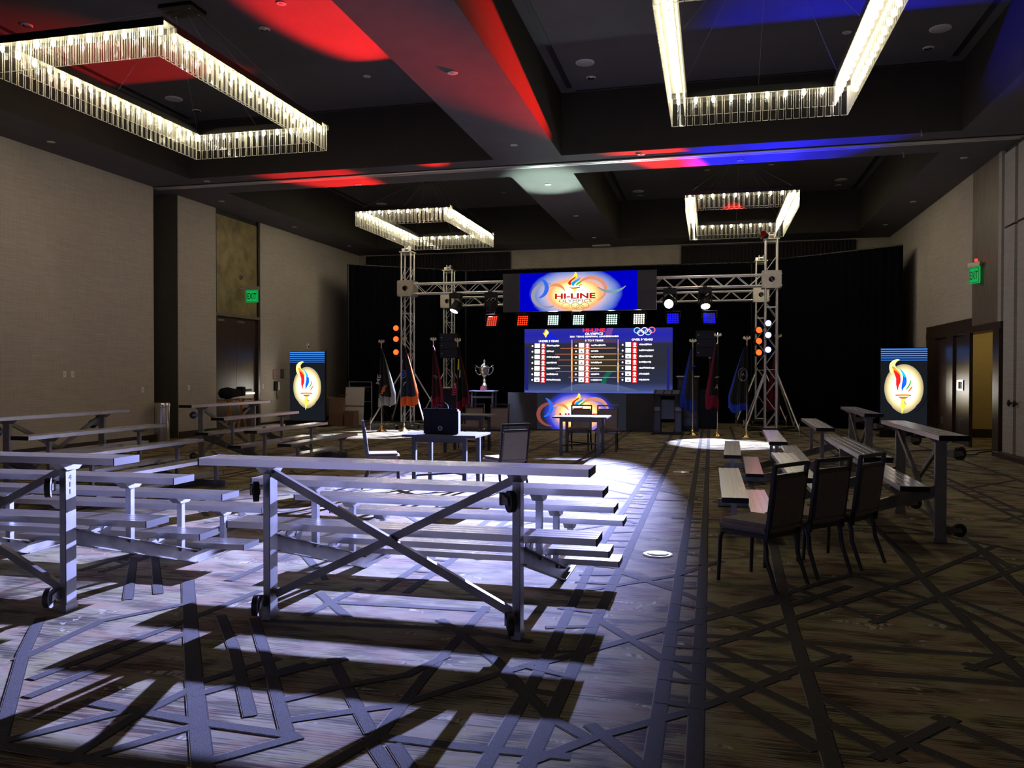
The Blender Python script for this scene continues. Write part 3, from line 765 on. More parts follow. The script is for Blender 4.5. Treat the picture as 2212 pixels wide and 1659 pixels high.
def chandelier(cx, cy, label):
    t = thing('chandelier', label, 'chandelier', (cx, cy, CH_Z), 0, 'rectangular glass chandeliers')
    for (x0, x1, y0, y1) in ((-HXc, HXc, -HYc, -HYc + CW), (-HXc, HXc, HYc - CW, HYc), (-HXc, -HXc + CW, -HYc + CW, HYc - CW), (HXc - CW, HXc, -HYc + CW, HYc - CW)):
        m = MB().b6(x0, x1, y0, y1, -.02, 0)
        lip = .006
        if x1 - x0 > y1 - y0:
            m.b6(x0, x1, y0, y0 + lip, -.10, -.02).b6(x0, x1, y1 - lip, y1, -.10, -.02)
            rf = (x0 + .01, x1 - .01, y0 + .01, y1 - .01)
        else:
            m.b6(x0, x0 + lip, y0, y1, -.10, -.02).b6(x1 - lip, x1, y0, y1, -.10, -.02)
            rf = (x0 + .01, x1 - .01, y0 - .02, y1 + .02)
        fr = m.build('frame_rail', M['ch_frame'], t)
        MB().b6(*rf, -.032, -.021).build('reflector', M['ch_inner'], fr)

    def ring(off, n_s, n_l, half=0.0):
        hx, hy = HXc - off, HYc - off
        pts = []
        for k in range(n_s):
            x = -hx + 2 * hx * (k + half) / (n_s - 1 + 2 * half)
            pts += [(x, -hy), (x, hy)]
        for k in range(1, n_l - 1):
            y = -hy + 2 * hy * k / (n_l - 1)
            pts += [(-hx, y), (hx, y)]
        return pts
    def hang(me, off, n_s, n_l):
        hx, hy = HXc - off, HYc - off
        for k in range(n_s):
            x = -hx + .05 + (2 * hx - .1) * k / (n_s - 1)
            for s in (-1, 1):
                inst('glass_plate', me, t, (x, s * hy, -.035))
        for k in range(n_l):
            y = -hy + .05 + (2 * hy - .1) * k / (n_l - 1)
            for s in (-1, 1):
                inst('glass_plate', me, t, (s * hx, y, -.035), (0, 0, R(90)))
    hang(TUBE_O, .03, 23, 39)
    hang(TUBE_I, .235, 19, 35)
    for (x, y) in ring(.132, 10, 17):
        b = inst('bulb', BULB_ME, t, (x, y, -.105))
        inst('lamp_holder', HOLD_ME, b)
    can = MB().b6(-.28, .28, -.2, .2, HT - CH_Z - .06, HT - CH_Z - .001).build('canopy', M['ch_frame'], t)
    for sx in (-1, 1):
        for sy in (-1, 1):
            MB().cyl((sx * .2, sy * .12, HT - CH_Z - .06), (sx * .2, sy * .12, HT - CH_Z - .075), .02, n=8).build('bolt', M['steel'], can)
            MB().cyl((sx * .2, sy * .12, HT - CH_Z - .06), (sx * (HXc - .13), sy * (HYc - .13), 0), .0035, n=5).build('cable', M['wire'], t)
        MB().cyl((sx * .2, 0, HT - CH_Z - .06), (sx * (HXc - .13), 0, 0), .0035, n=5).build('cable', M['wire'], t)
        MB().cyl((0, sx * .12, HT - CH_Z - .06), (0, sx * (HYc - .13), 0), .0035, n=5).build('cable', M['wire'], t)


chandelier(-7.84, 10.98, 'large rectangular glass-plate chandelier over the left bleachers, nearest the red ceiling glow')
chandelier(0.68, 10.98, 'large rectangular glass-plate chandelier at the top right with blue light on its frame')
chandelier(-7.84, 22.25, 'smaller-looking rectangular chandelier far left, above the left truss tower')
chandelier(0.68, 22.25, 'smaller-looking rectangular chandelier far right, above the right truss tower')

# ------------------------------------------------------------------ bleachers
BL, BW, BT, BS, BFO = 2.55, .245, .045, .628, .32
SH = {4: 1.045, 3: .837, 2: .628, 1: .42}
FH = {4: .58, 3: .37, 2: .16}
SU = .83


def plank_mesh():
    top = [(BW, 0)]
    for g in (.192, .1225, .053):
        top += [(g + .007, 0), (g + .007, -.005), (g - .007, -.005), (g - .007, 0)]
    top += [(0, 0)]
    poly = [(0, -BT), (.02, -BT), (.02, -BT + .008), (BW - .02, -BT + .008), (BW - .02, -BT), (BW, -BT)] + top
    return MB().prism(poly, (-BL / 2, 0, 0), (0, 1, 0), (0, 0, 1), BL).mesh('plank', M['alu'])


PLANK = plank_mesh()
CAP = MB().b6(-.004, .004, -.002, BW + .002, -BT - .002, .002).mesh('end_cap', M['black'])


def zsl(v):
    return .54 - (v - .17) * .319


def frame_meshes():
    f = {}
    f['rear_post'] = MB().b6(-.025, .025, .07, .17, .0, SH[4] - BT - .05).mesh('rear_post', M['alu_frame'], .004)
    br = [(-.0, 0), (BW, 0), (BW - .07, -.05), (.07, -.05)]
    f['bracket'] = MB().prism(br, (-.04, 0, 0), (0, 1, 0), (0, 0, 1), .08).mesh('bracket', M['alu_frame'])
    for i in (3, 2):
        v = (4 - i) * BS + .12
        f['p%d' % i] = MB().b6(-.022, .022, v - .025, v + .025, zsl(v) - .02, SH[i] - BT - .05).mesh('seat_post', M['alu_frame'], .003)
    f['p1'] = MB().b6(-.022, .022, 3 * BS + .095, 3 * BS + .145, .03, SH[1] - BT - .05).mesh('seat_post', M['alu_frame'], .003)
    a, b = (.17, .54), (1.56, .097)
    ch = [(a[0], a[1]), (a[0], a[1] - .11), (b[0] - .02, b[1] - .095), (b[0], b[1])]
    m = MB().prism(ch, (-.006, 0, 0), (0, 1, 0), (0, 0, 1), .012)
    for dz in (0, -.104):
        m.bar((.02, a[0], a[1] + dz - .004), (.02, b[0], b[1] + dz + .004), .05, .007)
    f['sloped_channel'] = m.mesh('sloped_channel', M['alu_dull'])
    m = MB().b6(-.006, .006, 1.54, 2.14, .003, .095).b6(-.006, .05, 1.54, 2.14, .003, .010).b6(-.006, .045, 1.54, 2.14, .088, .095)
    f['runner'] = m.mesh('runner', M['alu_dull'])
    for i in (4, 3, 2):
        v = (4 - i) * BS + BFO + BW / 2
        zb = zsl(v) - .01 if i > 2 else .09
        zt = FH[i] - BT
        m = MB()
        m.bar((0, v - .02, zb), (0, v - .10, zt), .07, .008, (1, 0, 0)).bar((0, v + .02, zb), (0, v + .10, zt), .07, .008, (1, 0, 0)) if i > 2 else m.b6(-.03, .03, v - .08, v + .08, zb, zt)
        m.b6(-.035, .035, v - .11, v + .11, zt - .006, zt - .0005)
        f['g%d' % i] = m.mesh('foot_bracket', M['alu_frame'])
    wm = MB()
    wm.cyl((-.017, 0, 0), (.017, 0, 0), .064, n=22)
    f['wheel'] = wm.mesh('wheel', M['rubber'])
    hm = MB().cyl((-.02, 0, 0), (.02, 0, 0), .034, n=16)
    f['hub'] = hm.mesh('hub', M['black'])
    fk = MB()
    for s in (-1, 1):
        fk.prism([(-.018, -.018), (.018, -.018), (.11, -.03), (.11, .035), (-.01, .02)], (s * .024 - .002, 0, 0), (0, 1, 0), (0, 0, 1), .004)
    fk.b6(-.03, .03, .095, .115, -.035, .04)
    f['fork'] = fk.mesh('fork', M['alu_dull'])
    return f


FM = frame_meshes()


def bleacher(x, y, deg, label, number=None, caster_turn=35):
    t = thing('bleacher', label, 'bleacher', (x, y, 0), R(deg), 'four-row aluminium bleachers')
    for i in (4, 3, 2, 1):
        s = inst('seat_board', PLANK, t, (0, (4 - i) * BS, SH[i]))
        for e in (-1, 1):
            inst('end_cap', CAP, s, (e * (BL / 2 + .004), 0, 0))
    for i in (4, 3, 2):
        s = inst('foot_board', PLANK, t, (0, (4 - i) * BS + BFO, FH[i]))
        for e in (-1, 1):
            inst('end_cap', CAP, s, (e * (BL / 2 + .004), 0, 0))
    for u in (-SU, SU):
        rp = inst('rear_post', FM['rear_post'], t, (u, 0, 0))
        MB().b6(-.028, .028, .064, .176, .0, .05).build('post_foot', M['alu_frame'], rp)
        for i in (4, 3, 2, 1):
            inst('seat_bracket', FM['bracket'], t, (u, (4 - i) * BS, SH[i] - BT - .0005))
        for i in (3, 2, 1):
            inst('seat_post', FM['p%d' % i], t, (u, 0, 0))
        inst('sloped_channel', FM['sloped_channel'], t, (u, 0, 0))
        inst('runner', FM['runner'], t, (u, 0, 0))
        for i in (4, 3, 2):
            inst('foot_bracket', FM['g%d' % i], t, (u, 0, 0))
        for z in (.85, .125):
            c = inst('caster', FM['fork'], t, (u - .005, -.045, z), (0, 0, R(caster_turn if z > .5 else caster_turn * .5)))
            inst('wheel', FM['wheel'], c); inst('hub', FM['hub'], c)
    MB().bar((-SU + .03, .10, .955), (SU - .03, .10, .155), .035, .05).build('cross_brace', M['alu_dull'], t)
    MB().bar((SU - .03, .145, .955), (-SU + .03, .145, .155), .035, .05).build('cross_brace', M['alu_dull'], t)
    if number:
        for k, ch in enumerate(number):
            text('number', ch, M['black'], t, (SU + .0265, .115, .90 - k * .048), .022 if ch == '4' else .007, .034, (R(90), 0, R(90)), .0)
    return t


bleacher(-1.959, 4.68, 0.0, 'aluminium bleacher nearest the camera, centre, seen from behind with crossed braces')
bleacher(-5.03, 4.49, 1.6, 'aluminium bleacher at the left edge with the number 411 on its post', '411')
bleacher(-8.78, 9.38, -90.0, 'aluminium bleacher along the left wall in front of the steel bin')
bleacher(-8.87, 13.58, -90.6, 'aluminium bleacher far left, before the double door and torch screen')
bleacher(2.23, 9.30, 90.2, 'aluminium bleacher on the right behind the three dark chairs')
bleacher(2.34, 13.43, 88.7, 'aluminium bleacher far right, before the right torch screen')


# ------------------------------------------------------------------ chairs
def chair_meshes():
    f = {}
    f['seat_cushion'] = MB().box((0, .005, .445), (.46, .46, .085)).mesh('seat_cushion', M['upholstery'], .032)
    f['seat_frame'] = MB().b6(-.215, .215, -.20, .21, .375, .41).mesh('seat_frame', M['blackmetal'], .006)
    tilt = .13

    def yb(z):
        return -.205 - (z - .42) * tilt
    m = MB()
    m.bar((0, yb(.455) + .0, .455), (0, yb(.845) + .0, .845), .40, .05, (0, 1, 0))
    f['back_cushion'] = m.mesh('back_cushion', M['upholstery'], .018)
    for s in (-1, 1):
        m = MB().bar((s * .205, yb(.36), .36), (s * .210, yb(.935), .935), .026, .034, (0, 1, 0))
        f['up%d' % s] = m.mesh('back_upright', M['blackmetal'], .005)
        f['fl%d' % s] = MB().tube([(s * .195, .16, .39), (s * .203, .20, .375), (s * .207, .215, .33), (s * .212, .225, 0.0)], [.016, .018, .018, .014], 8).mesh('leg', M['blackmetal'])
        f['rl%d' % s] = MB().tube([(s * .198, -.17, .39), (s * .203, -.19, .32), (s * .205, -.20, .22), (s * .208, -.285, 0.0)], [.018, .019, .018, .014], 8).mesh('leg', M['blackmetal'])
    f['top_rail'] = MB().bar((-.215, yb(.925), .925), (.215, yb(.925), .925), .034, .03, (0, 0, 1)).mesh('top_rail', M['blackmetal'], .006)
    f['lower_rail'] = MB().bar((-.2, yb(.845), .85), (.2, yb(.845), .85), .03, .02).mesh('lower_rail', M['blackmetal'])
    return f


CM = chair_meshes()


def chair(x, y, deg, label, group):
    t = thing('banquet_chair', label, 'chair', (x, y, 0), R(deg), group)
    inst('seat_cushion', CM['seat_cushion'], t); inst('seat_frame', CM['seat_frame'], t)
    inst('back_cushion', CM['back_cushion'], t)
    inst('top_rail', CM['top_rail'], t); inst('lower_rail', CM['lower_rail'], t)
    for s in (-1, 1):
        inst('back_upright', CM['up%d' % s], t)
        inst('leg', CM['fl%d' % s], t); inst('leg', CM['rl%d' % s], t)
    return t


G1 = 'dark banquet chairs by the right bleacher'
chair(.37, 6.56, 52.5, 'black-framed chair nearest the camera, front one of the three on the right', G1)
chair(.746, 7.03, 47, 'black-framed chair in the middle of the three on the right', G1)
chair(1.083, 7.44, 55, 'black-framed chair at the back of the three on the right, beside the bleacher', G1)
G2 = 'banquet chairs at the tables'
chair(-4.48, 10.72, -66, 'black-framed chair with lit seat left of the table with the briefcase', G2)
chair(-2.68, 10.62, 46, 'black-framed chair with lit seat right of the table with the briefcase', G2)
chair(-5.0, 16.85, 180, 'black-framed chair behind the middle table, left one, partly behind the briefcase', G2)
chair(-4.44, 16.85, 178, 'black-framed chair behind the middle table, right one, before the grey screen edge', G2)
chair(-2.64, 16.78, 180, 'black-framed chair behind the far table, left one against the glowing screen', G2)
chair(-2.08, 16.78, 182, 'black-framed chair behind the far table, right one', G2)


def table(x0, x1, y0, y1, label):
    cx, cy = (x0 + x1) / 2, (y0 + y1) / 2; hx, hy = (x1 - x0) / 2, (y1 - y0) / 2
    t = thing('square_table', label, 'table', (cx, cy, 0), 0, 'dark-legged laminate tables')
    tp = MB().b6(-hx, hx, -hy, hy, .728, .76).build('table_top', M['tabletop'], t)
    MB().b6(-hx - .003, hx + .003, -hy - .003, hy + .003, .73, .757).build('edge_band', M['tableleg'], tp)
    for sx in (-1, 1):
        for sy in (-1, 1):
            MB().b6(sx * (hx - .16) - .028, sx * (hx - .16) + .028, sy * (hy - .05) - .028, sy * (hy - .05) + .028, 0, .728).build('leg', M['tableleg'], t)
    MB().bar((-hx + .16, -hy + .05, .20), (hx - .16, hy - .05, .20), .03, .025).build('stretcher', M['tableleg'], t)
    MB().bar((hx - .16, -hy + .05, .228), (-hx + .16, hy - .05, .228), .03, .025).build('stretcher', M['tableleg'], t)
    MB().b6(-hx + .18, hx - .18, -hy + .03, -hy + .05, .66, .728).build('apron', M['tableleg'], t)
    return t


table(-4.1, -3.06, 10.5, 11.26, 'dark-legged table carrying the black briefcase')
table(-5.36, -4.3, 15.62, 16.38, 'dark-legged table with an empty lit top behind the briefcase')
table(-2.99, -1.94, 15.62, 16.38, 'dark-legged table with an empty lit top before the glowing floor screen')

t = thing('briefcase', 'black soft briefcase with a round white emblem standing on the table', 'briefcase', (-3.60, 10.72, .7605))
MB().b6(-.25, .25, -.07, .07, 0, .34).build('body', M['bag'], t, bevel=.02)
fl = MB().prism([(-.24, 0), (-.245, .345), (.245, .345), (.24, .0)], (0, -.072, 0.01), (1, 0, 0), (0, 0, 1), .006).build('front_flap', M['bag'], t)
MB().tube([(.0 + .028 * math.cos(a * PI / 8), -.082, .085 + .028 * math.sin(a * PI / 8)) for a in range(16)], .0045, 5, closed=True).build('emblem_ring', M['white_pl'], fl)
MB().prism([(-.004, -.012), (.010, .0), (-.004, .012)], (0, -.080, .085), (1, 0, 0), (0, 0, 1), .003).build('emblem_mark', M['white_pl'], fl)
MB().tube([(-.085, 0, .34), (-.075, 0, .40), (-.04, 0, .425), (.04, 0, .425), (.075, 0, .40), (.085, 0, .34)], .010, 8).build('handle', M['bag'], t)
for s in (-1, 1):
    MB().b6(s * .15 - .02, s * .15 + .02, -.085, -.078, .02, .34).build('strap', M['bag'], t)
# ------------------------------------------------------------------ curtains
def pleated(name, pts, z0, z1, pitch, amp, mat, label, cat, group, cw=2.4):
    """a hanging cloth following a floor polyline, with sine pleats"""
    P = [Vector((*p, 0)) for p in pts]
    o = thing(name, label, cat, (P[0].x, P[0].y, z0), 0, group)
    tot = 0
    verts = []; m = MB()
    for a, b in zip(P[:-1], P[1:]):
        L = (b - a).length; d = (b - a) / L; nrm = Vector((-d.y, d.x, 0)); n = max(2, int(L / pitch * 6))
        for k in range(n + 1):
            s_ = L * k / n
            w = amp * math.sin(2 * PI * (tot + s_) / pitch) + amp * .35 * math.sin(2 * PI * (tot + s_) / pitch * .37)
            verts.append(a + d * s_ + nrm * w - P[0])
        tot += L
    nz = 6
    vs = []; fs = []
    for j in range(nz + 1):
        z = (z1 - z0) * j / nz
        k2 = 1.0 if j < nz else .55
        for v in verts:
            vs.append((v.x, v.y, z))
    n = len(verts)
    for j in range(nz):
        for k in range(n - 1):
            fs.append((j * n + k, j * n + k + 1, (j + 1) * n + k + 1, (j + 1) * n + k))
    m.add(vs, fs, True)
    m.build('cloth', mat, o)
    m2 = MB()
    for a, b in zip(P[:-1], P[1:]):
        m2.cyl(a - P[0] + Vector((0, 0, z1 - z0 + .01)), b - P[0] + Vector((0, 0, z1 - z0 + .01)), .022, n=8)
    m2.build('rail', M['blackmetal'], o)
    return o


def drape(pts, label):
    o = pleated('backdrop_curtain', pts, .02, 5.12, .22, .03, M['drape'], label, 'curtain', 'black stage drapes')
    for p in (pts[0], pts[-1]):
        MB().cyl((p[0] - pts[0][0], p[1] - pts[0][1] + .06, -.02), (p[0] - pts[0][0], p[1] - pts[0][1] + .06, 5.1), .024, n=8).build('upright', M['blackmetal'], o)


drape([(-11.5, 24.6), (-8.25, 27.05)], 'black velour backdrop curtain angled at the left of the stage')
drape([(-8.2, 27.1), (1.2, 27.1)], 'black velour backdrop curtain straight across behind the screens')
drape([(1.25, 27.05), (5.1, 24.4)], 'black velour backdrop curtain angled at the right of the stage')
for (a, b, w) in ((-12.3, -6.85, 'left'), (-.98, 4.45, 'right')):
    pleated('pleated_valance', [(a, 27.9), (b, 27.9)], 4.2, 5.84, .12, .03, M['valance'], 'charcoal pleated valance high on the back wall, %s of the bare beige strip' % w, 'valance', 'pleated valances')

# ------------------------------------------------------------------ truss
TW = .14


def diag(L, H, axis):
    """one lacing bar from (0,0) to (L,H); axis 'x' lies in the xz plane, 'y' in the yz plane, 't' in the xy plane"""
    e = {'x': (L, 0, H), 'y': (0, L, H), 't': (L, H, 0)}[axis]
    return MB().cyl((0, 0, 0), e, .0085, n=6, caps=False).mesh('lacing_bar', M['truss'])


SEG = .40
DX = [diag(2 * TW, SEG, 'x'), diag(-2 * TW, SEG, 'x')]
DY = [diag(2 * TW, SEG, 'y'), diag(-2 * TW, SEG, 'y')]
PLATE_HOLE = []


def ring_plate(w, h, hole, th, n=24):
    """square plate with a round hole, facing -y"""
    m = MB(); vs = []; fs = []
    for y in (0, th):
        for k in range(n):
            t = 2 * PI * k / n + PI / n
            vs.append((hole * math.cos(t), y, hole * math.sin(t)))
        for k in range(n):
            t = 2 * PI * k / n + PI / n
            c, s_ = math.cos(t), math.sin(t); q_ = max(abs(c) / (w / 2), abs(s_) / (h / 2))
            vs.append((c / q_, y, s_ / q_))
    for k in range(n):
        j = (k + 1) % n
        fs += [(k, j, n + j, n + k), (2 * n + k, 3 * n + k, 3 * n + j, 2 * n + j), (k, 2 * n + k, 2 * n + j, j), (n + k, n + j, 3 * n + j, 3 * n + k)]
    return m.add(vs, fs)


RP = ring_plate(.47, .45, .075, .012).mesh('block_plate', M['truss_plate'])


def tower(x, y, label, top=5.02, corners=((-1, -1), (-1, 1), (1, -1), (1, 1)), reach=.8):
    t = thing('truss_tower', label, 'truss tower', (x, y, 0), 0, 'aluminium truss towers')
    for sx in (-1, 1):
        for sy in (-1, 1):
            MB().cyl((sx * TW, sy * TW, .2), (sx * TW, sy * TW, top), .025, n=10).build('chord', M['truss'], t)
    nb = int((top - .25) / SEG)
    for k in range(nb):
        z = .22 + k * SEG
        v = k % 2
        for s in (-1, 1):
            inst('lacing_bar', DX[v], t, ((-TW if v == 0 else TW), s * TW, z))
            inst('lacing_bar', DY[v], t, (s * TW, (-TW if v == 0 else TW), z))
    for z in (.22, 1.7, top - .05, 3.3):
        m = MB()
        for s in (-1, 1):
            m.cyl((-TW, s * TW, z), (TW, s * TW, z), .009, n=6).cyl((s * TW, -TW, z), (s * TW, TW, z), .009, n=6)
        m.build('end_frame', M['truss'], t)
    # top pulley head
    h = MB().b6(-.19, .19, -.19, .19, top, top + .03).build('top_plate', M['truss_plate'], t)
    for s in (-1, 1):
        MB().b6(s * .06 - .008, s * .06 + .008, -.09, .09, top + .03, top + .19).build('pulley_cheek', M['truss'], h)
    MB().cyl((-.05, 0, top + .12), (.05, 0, top + .12), .065, n=16).build('pulley', M['steel'], h)
    MB().b6(-.16, -.08, -.05, .05, top + .03, top + .13).build('head_bracket', M['truss'], h)
    # sleeve block
    z = 4.0
    b = MB().b6(-.235, -.222, -.21, .21, z - .22, z + .22).b6(.222, .235, -.21, .21, z - .22, z + .22).b6(-.235, .235, -.21, .21, z + .21, z + .222).b6(-.235, .235, -.21, .21, z - .222, z - .21).build('sleeve_block', M['truss_plate'], t)
    inst('block_plate', RP, b, (0, -.222, z)); inst('block_plate', RP, b, (0, .21, z))
    for sx in (-1, 1):
        for sz in (-1, 1):
            MB().cyl((sx * .15, -.222, z + sz * .15), (sx * .15, -.24, z + sz * .15), .016, n=8).build('bolt', M['steel'], b)
            MB().cyl((sx * .235, -.1, z + sz * .15), (sx * .26, -.1, z + sz * .15), .014, n=8).build('bolt', M['steel'], b)
    # wheeled base with outriggers
    bs = MB().b6(-.28, .28, -.28, .28, .13, .2).build('base_frame', M['blackmetal'], t)
    for sx in (-1, 1):
        for sy in (-1, 1):
            MB().cyl((sx * .24 - .015, sy * .24, .06), (sx * .24 + .015, sy * .24, .06), .06, n=14).build('base_wheel', M['rubber'], bs)
            MB().b6(sx * .24 - .03, sx * .24 + .03, sy * .24 - .03, sy * .24 + .03, .11, .135).build('wheel_fork', M['steel'], bs)
    for sx, sy in corners:
        MB().bar((sx * .28, sy * .28, .17), (sx * reach, sy * reach, .17), .05, .05).build('outrigger', M['blackmetal'], t)
        MB().cyl((sx * .14, sy * .14, 1.62), (sx * reach, sy * reach, .2), .022, n=8).build('brace', M['truss'], t)
        MB().cyl((sx * reach, sy * reach, .0), (sx * reach, sy * reach, .36), .013, n=8).cyl((sx * reach, sy * reach, 0), (sx * reach, sy * reach, .015), .05, n=12).build('screw_jack', M['steel'], t)
    return t


TLX, TRX, TFY, TBY = -8.42, 1.49, 22.0, 26.2
tower(TLX, TFY, 'aluminium truss tower front left, under the far left chandelier')
tower(TRX, TFY, 'aluminium truss tower front right, with blue and red lamps on it', reach=.64)
tower(-8.55, TBY, 'aluminium truss tower rear left, behind the stacked loudspeakers', corners=((-1, -1), (1, -1), (1, 1)), reach=.7)
tower(1.47, TBY, 'aluminium truss tower rear right, half hidden behind the front right tower', corners=((-1, -1), (1, -1), (-1, 1)), reach=.7)


def beam(x0, x1, y, label):
    t = thing('truss_beam', label, 'truss beam', (x0, y, 3.99), 0, 'horizontal truss beams')
    L = x1 - x0
    for sy in (-1, 1):
        for sz in (-1, 1):
            MB().cyl((0, sy * TW, sz * TW), (L, sy * TW, sz * TW), .025, n=10).build('chord', M['truss'], t)
    n = int(L / .31); p = L / n
    up = diag(p, 2 * TW, 'x'); dn = diag(p, -2 * TW, 'x'); tp = diag(p, 2 * TW, 't'); tm = diag(p, -2 * TW, 't')
    for k in range(n):
        for s in (-1, 1):
            inst('lacing_bar', up if k % 2 else dn, t, (k * p, s * TW, -TW if k % 2 else TW))
        inst('lacing_bar', tp if k % 2 else tm, t, (k * p, -TW if k % 2 else TW, -TW))


beam(TLX + .24, TRX - .24, TFY, 'front horizontal truss beam carrying the lights and the upper screen')
beam(-8.55 + .24, 1.47 - .24, TBY, 'rear horizontal truss beam seen under the front one')

# ------------------------------------------------------------------ stage lamps
LENS_W = emat('lens_white', (0.86, 0.90, 1.0), 14.0)
LENS_K = emat('lens_key', (0.84, 0.90, 1.0), 60.0)


def moving_head(x, y, aim, label, lens, watt, cone, blend, col, radius=.06):
    z = 3.85
    t = thing('moving_head_lamp', label, 'stage light', (x, y, z), 0, 'moving head stage lights')
    MB().b6(-.05, .05, -.16, .16, -.02, .02).build('clamp', M['blackmetal'], t)
    MB().b6(-.17, .17, -.11, .11, -.15, -.02).build('base', M['black'], t, bevel=.015)
    c = Vector((0, 0, -.40)); d = (Vector(aim) - (Vector((x, y, z)) + c)).normalized()
    for s in (-1, 1):
        MB().b6(s * .165 - .02, s * .165 + .02, -.05, .05, -.45, -.15).build('yoke_arm', M['black'], t, bevel=.008)
    hd = MB().cyl(c - d * .15, c - d * .02, .10, .135, 20).cyl(c - d * .02, c + d * .13, .135, .13, 20).build('head', M['black'], t)
    MB().tube([c + d * .13 + v for v in ring_pts(d, .125, 24)], .012, 6, closed=True).build('bezel', M['blackmetal'], hd)
    MB().cyl(c + d * .131, c + d * .139, .112, n=24).build('lens', lens, hd)
    spot('beam', t, c + d * .16, c + d * 3, watt, cone, blend, col, radius)
    return t


def ring_pts(d, r, n):
    a = d.orthogonal().normalized(); b = d.cross(a)
    return [(a * math.cos(2 * PI * k / n) + b * math.sin(2 * PI * k / n)) * r for k in range(n)]


COOL = (0.60, 0.66, 1.0)
KEYC = (0.40, 0.44, 1.0)
moving_head(-6.95, 21.9, (-8.1, 20.35, 0), 'moving head lamp with lit lens, farthest left under the front truss', LENS_W, 8000, 44, .25, COOL)
moving_head(-5.93, 21.9, (-6.30, 22.7, 0), 'moving head lamp with lit lens, left of the upper screen', LENS_W, 4500, 44, .35, COOL)
kx, ky = -1.06, 21.9
kd = Vector((-math.sin(R(10.0)) * math.cos(R(14.4)), -math.cos(R(10.0)) * math.cos(R(14.4)), -math.sin(R(14.4))))
moving_head(kx, ky, Vector((kx, ky, 3.45)) + kd * 15, 'moving head lamp glaring white towards the camera, right of the upper screen', LENS_K, KEY_W, 28, 1.0, KEYC, .05)
moving_head(-0.16, 21.9, (0.22, 19.5, 0), 'moving head lamp with lit lens, nearest the right truss tower', LENS_W, 8500, 34, .2, COOL)

DOT = {}


def led_panel(x, col, key, aim, label, watt, cone, lcol):
    y, z = 21.85, 3.04
    t = thing('led_wash_panel', label, 'led panel', (x, y, z), 0, 'square led wash panels in a row')
    d = (Vector(aim) - Vector((x, y, z))).normalized()
    # face turned to the hall and tilted up a little
    rx, rz = -R(22), math.atan2(d.x, -d.y) * .35
    bd = MB().b6(-.16, .16, 0, .09, -.16, .16).build('housing', M['black'], t, (0, 0, 0), (rx, 0, rz), bevel=.02)
    if key not in DOT:
        DOT[key] = MB().lathe([(.024, 0), (.021, .006), (.006, .011)], 10).mesh('led_lens', emat('led_' + key, col[0], col[1]))
    for i in range(5):
        for j in range(5):
            inst('led_lens', DOT[key], bd, (-.12 + i * .06, -.001, -.12 + j * .06), (R(90), 0, 0))
    MB().tube([(-.19, .05, 0), (-.19, .05, .19), (.19, .05, .19), (.19, .05, 0)], .012, 6).build('yoke', M['blackmetal'], t)
    MB().tube([(0, .05, .19), (0, .28, .20), (0, .29, .26), (0, .29, .81)], .012, 6).build('drop_pipe', M['blackmetal'], t)
    spot('wash', t, Vector((0, 0, 0)) + d * .14, d * 3, watt, cone, .7, lcol, .12)


RED = ((1.0, .03, .008), 2.4); WHT = ((.62, 1.0, .86), 2.0); BLU = ((.008, .008, 1.0), 1.5)
WHT2 = ((1.0, 1.0, .82), 3.0)
led_panel(-5.89, RED, 'red', (-8.7, 15.9, 6.3), 'square red led wash panel, leftmost of the row', 15000, 20, (1, .012, .012))
led_panel(-5.02, RED, 'red', (-6.0, 11.5, 7.3), 'square red led wash panel, second of the row', 60000, 10.5, (1, .012, .012))
led_panel(-4.17, WHT, 'green_white', (-3.7, 18.5, 5.9), 'square greenish white led wash panel, third of the row', 3400, 26, (.72, 1.0, .84))
led_panel(-3.48, WHT, 'green_white', (-3.5, 18.5, 5.9), 'square greenish white led wash panel, fourth of the row', 3400, 26, (.72, 1.0, .84))
led_panel(-2.58, WHT, 'green_white', (-2.6, 17.0, 5.9), 'square greenish white led wash panel, fifth of the row', 260, 30, (.72, 1.0, .9))
led_panel(-1.86, WHT2, 'warm_white', (-1.9, 16.4, 5.9), 'square bright white led wash panel, sixth of the row', 260, 30, (.9, .95, 1.0))
led_panel(-0.98, BLU, 'blue', (0.6, 16.9, 5.9), 'square blue led wash panel under the glaring moving head', 10000, 26, (.01, .01, 1))
led_panel(-0.05, BLU, 'blue', (2.6, 14.4, 6.6), 'square blue led wash panel, rightmost of the row', 7000, 26, (.01, .01, 1))


def par_lamp(x, y, z, d, lens, label, group):
    t = thing('par_lamp', label, 'stage light', (x, y, z), 0, group)
    d = Vector(d).normalized()
    b = MB().cyl(-d * .13, d * .06, .075, .085, 16).build('can', M['black'], t)
    MB().cyl(d * .061, d * .068, .075, n=18).build('lens', lens, b)
    MB().tube([d * .06 + v for v in ring_pts(d, .082, 18)], .006, 5, closed=True).build('rim', M['blackmetal'], b)
    MB().b6(-.10, .10, -.01, .01, -.115, -.10).cyl((0, 0, -.1), (.12 if x < -5 or x < 1.3 else -.05, .12, -.1), .012, n=6).build('bracket', M['blackmetal'], t)
    return t


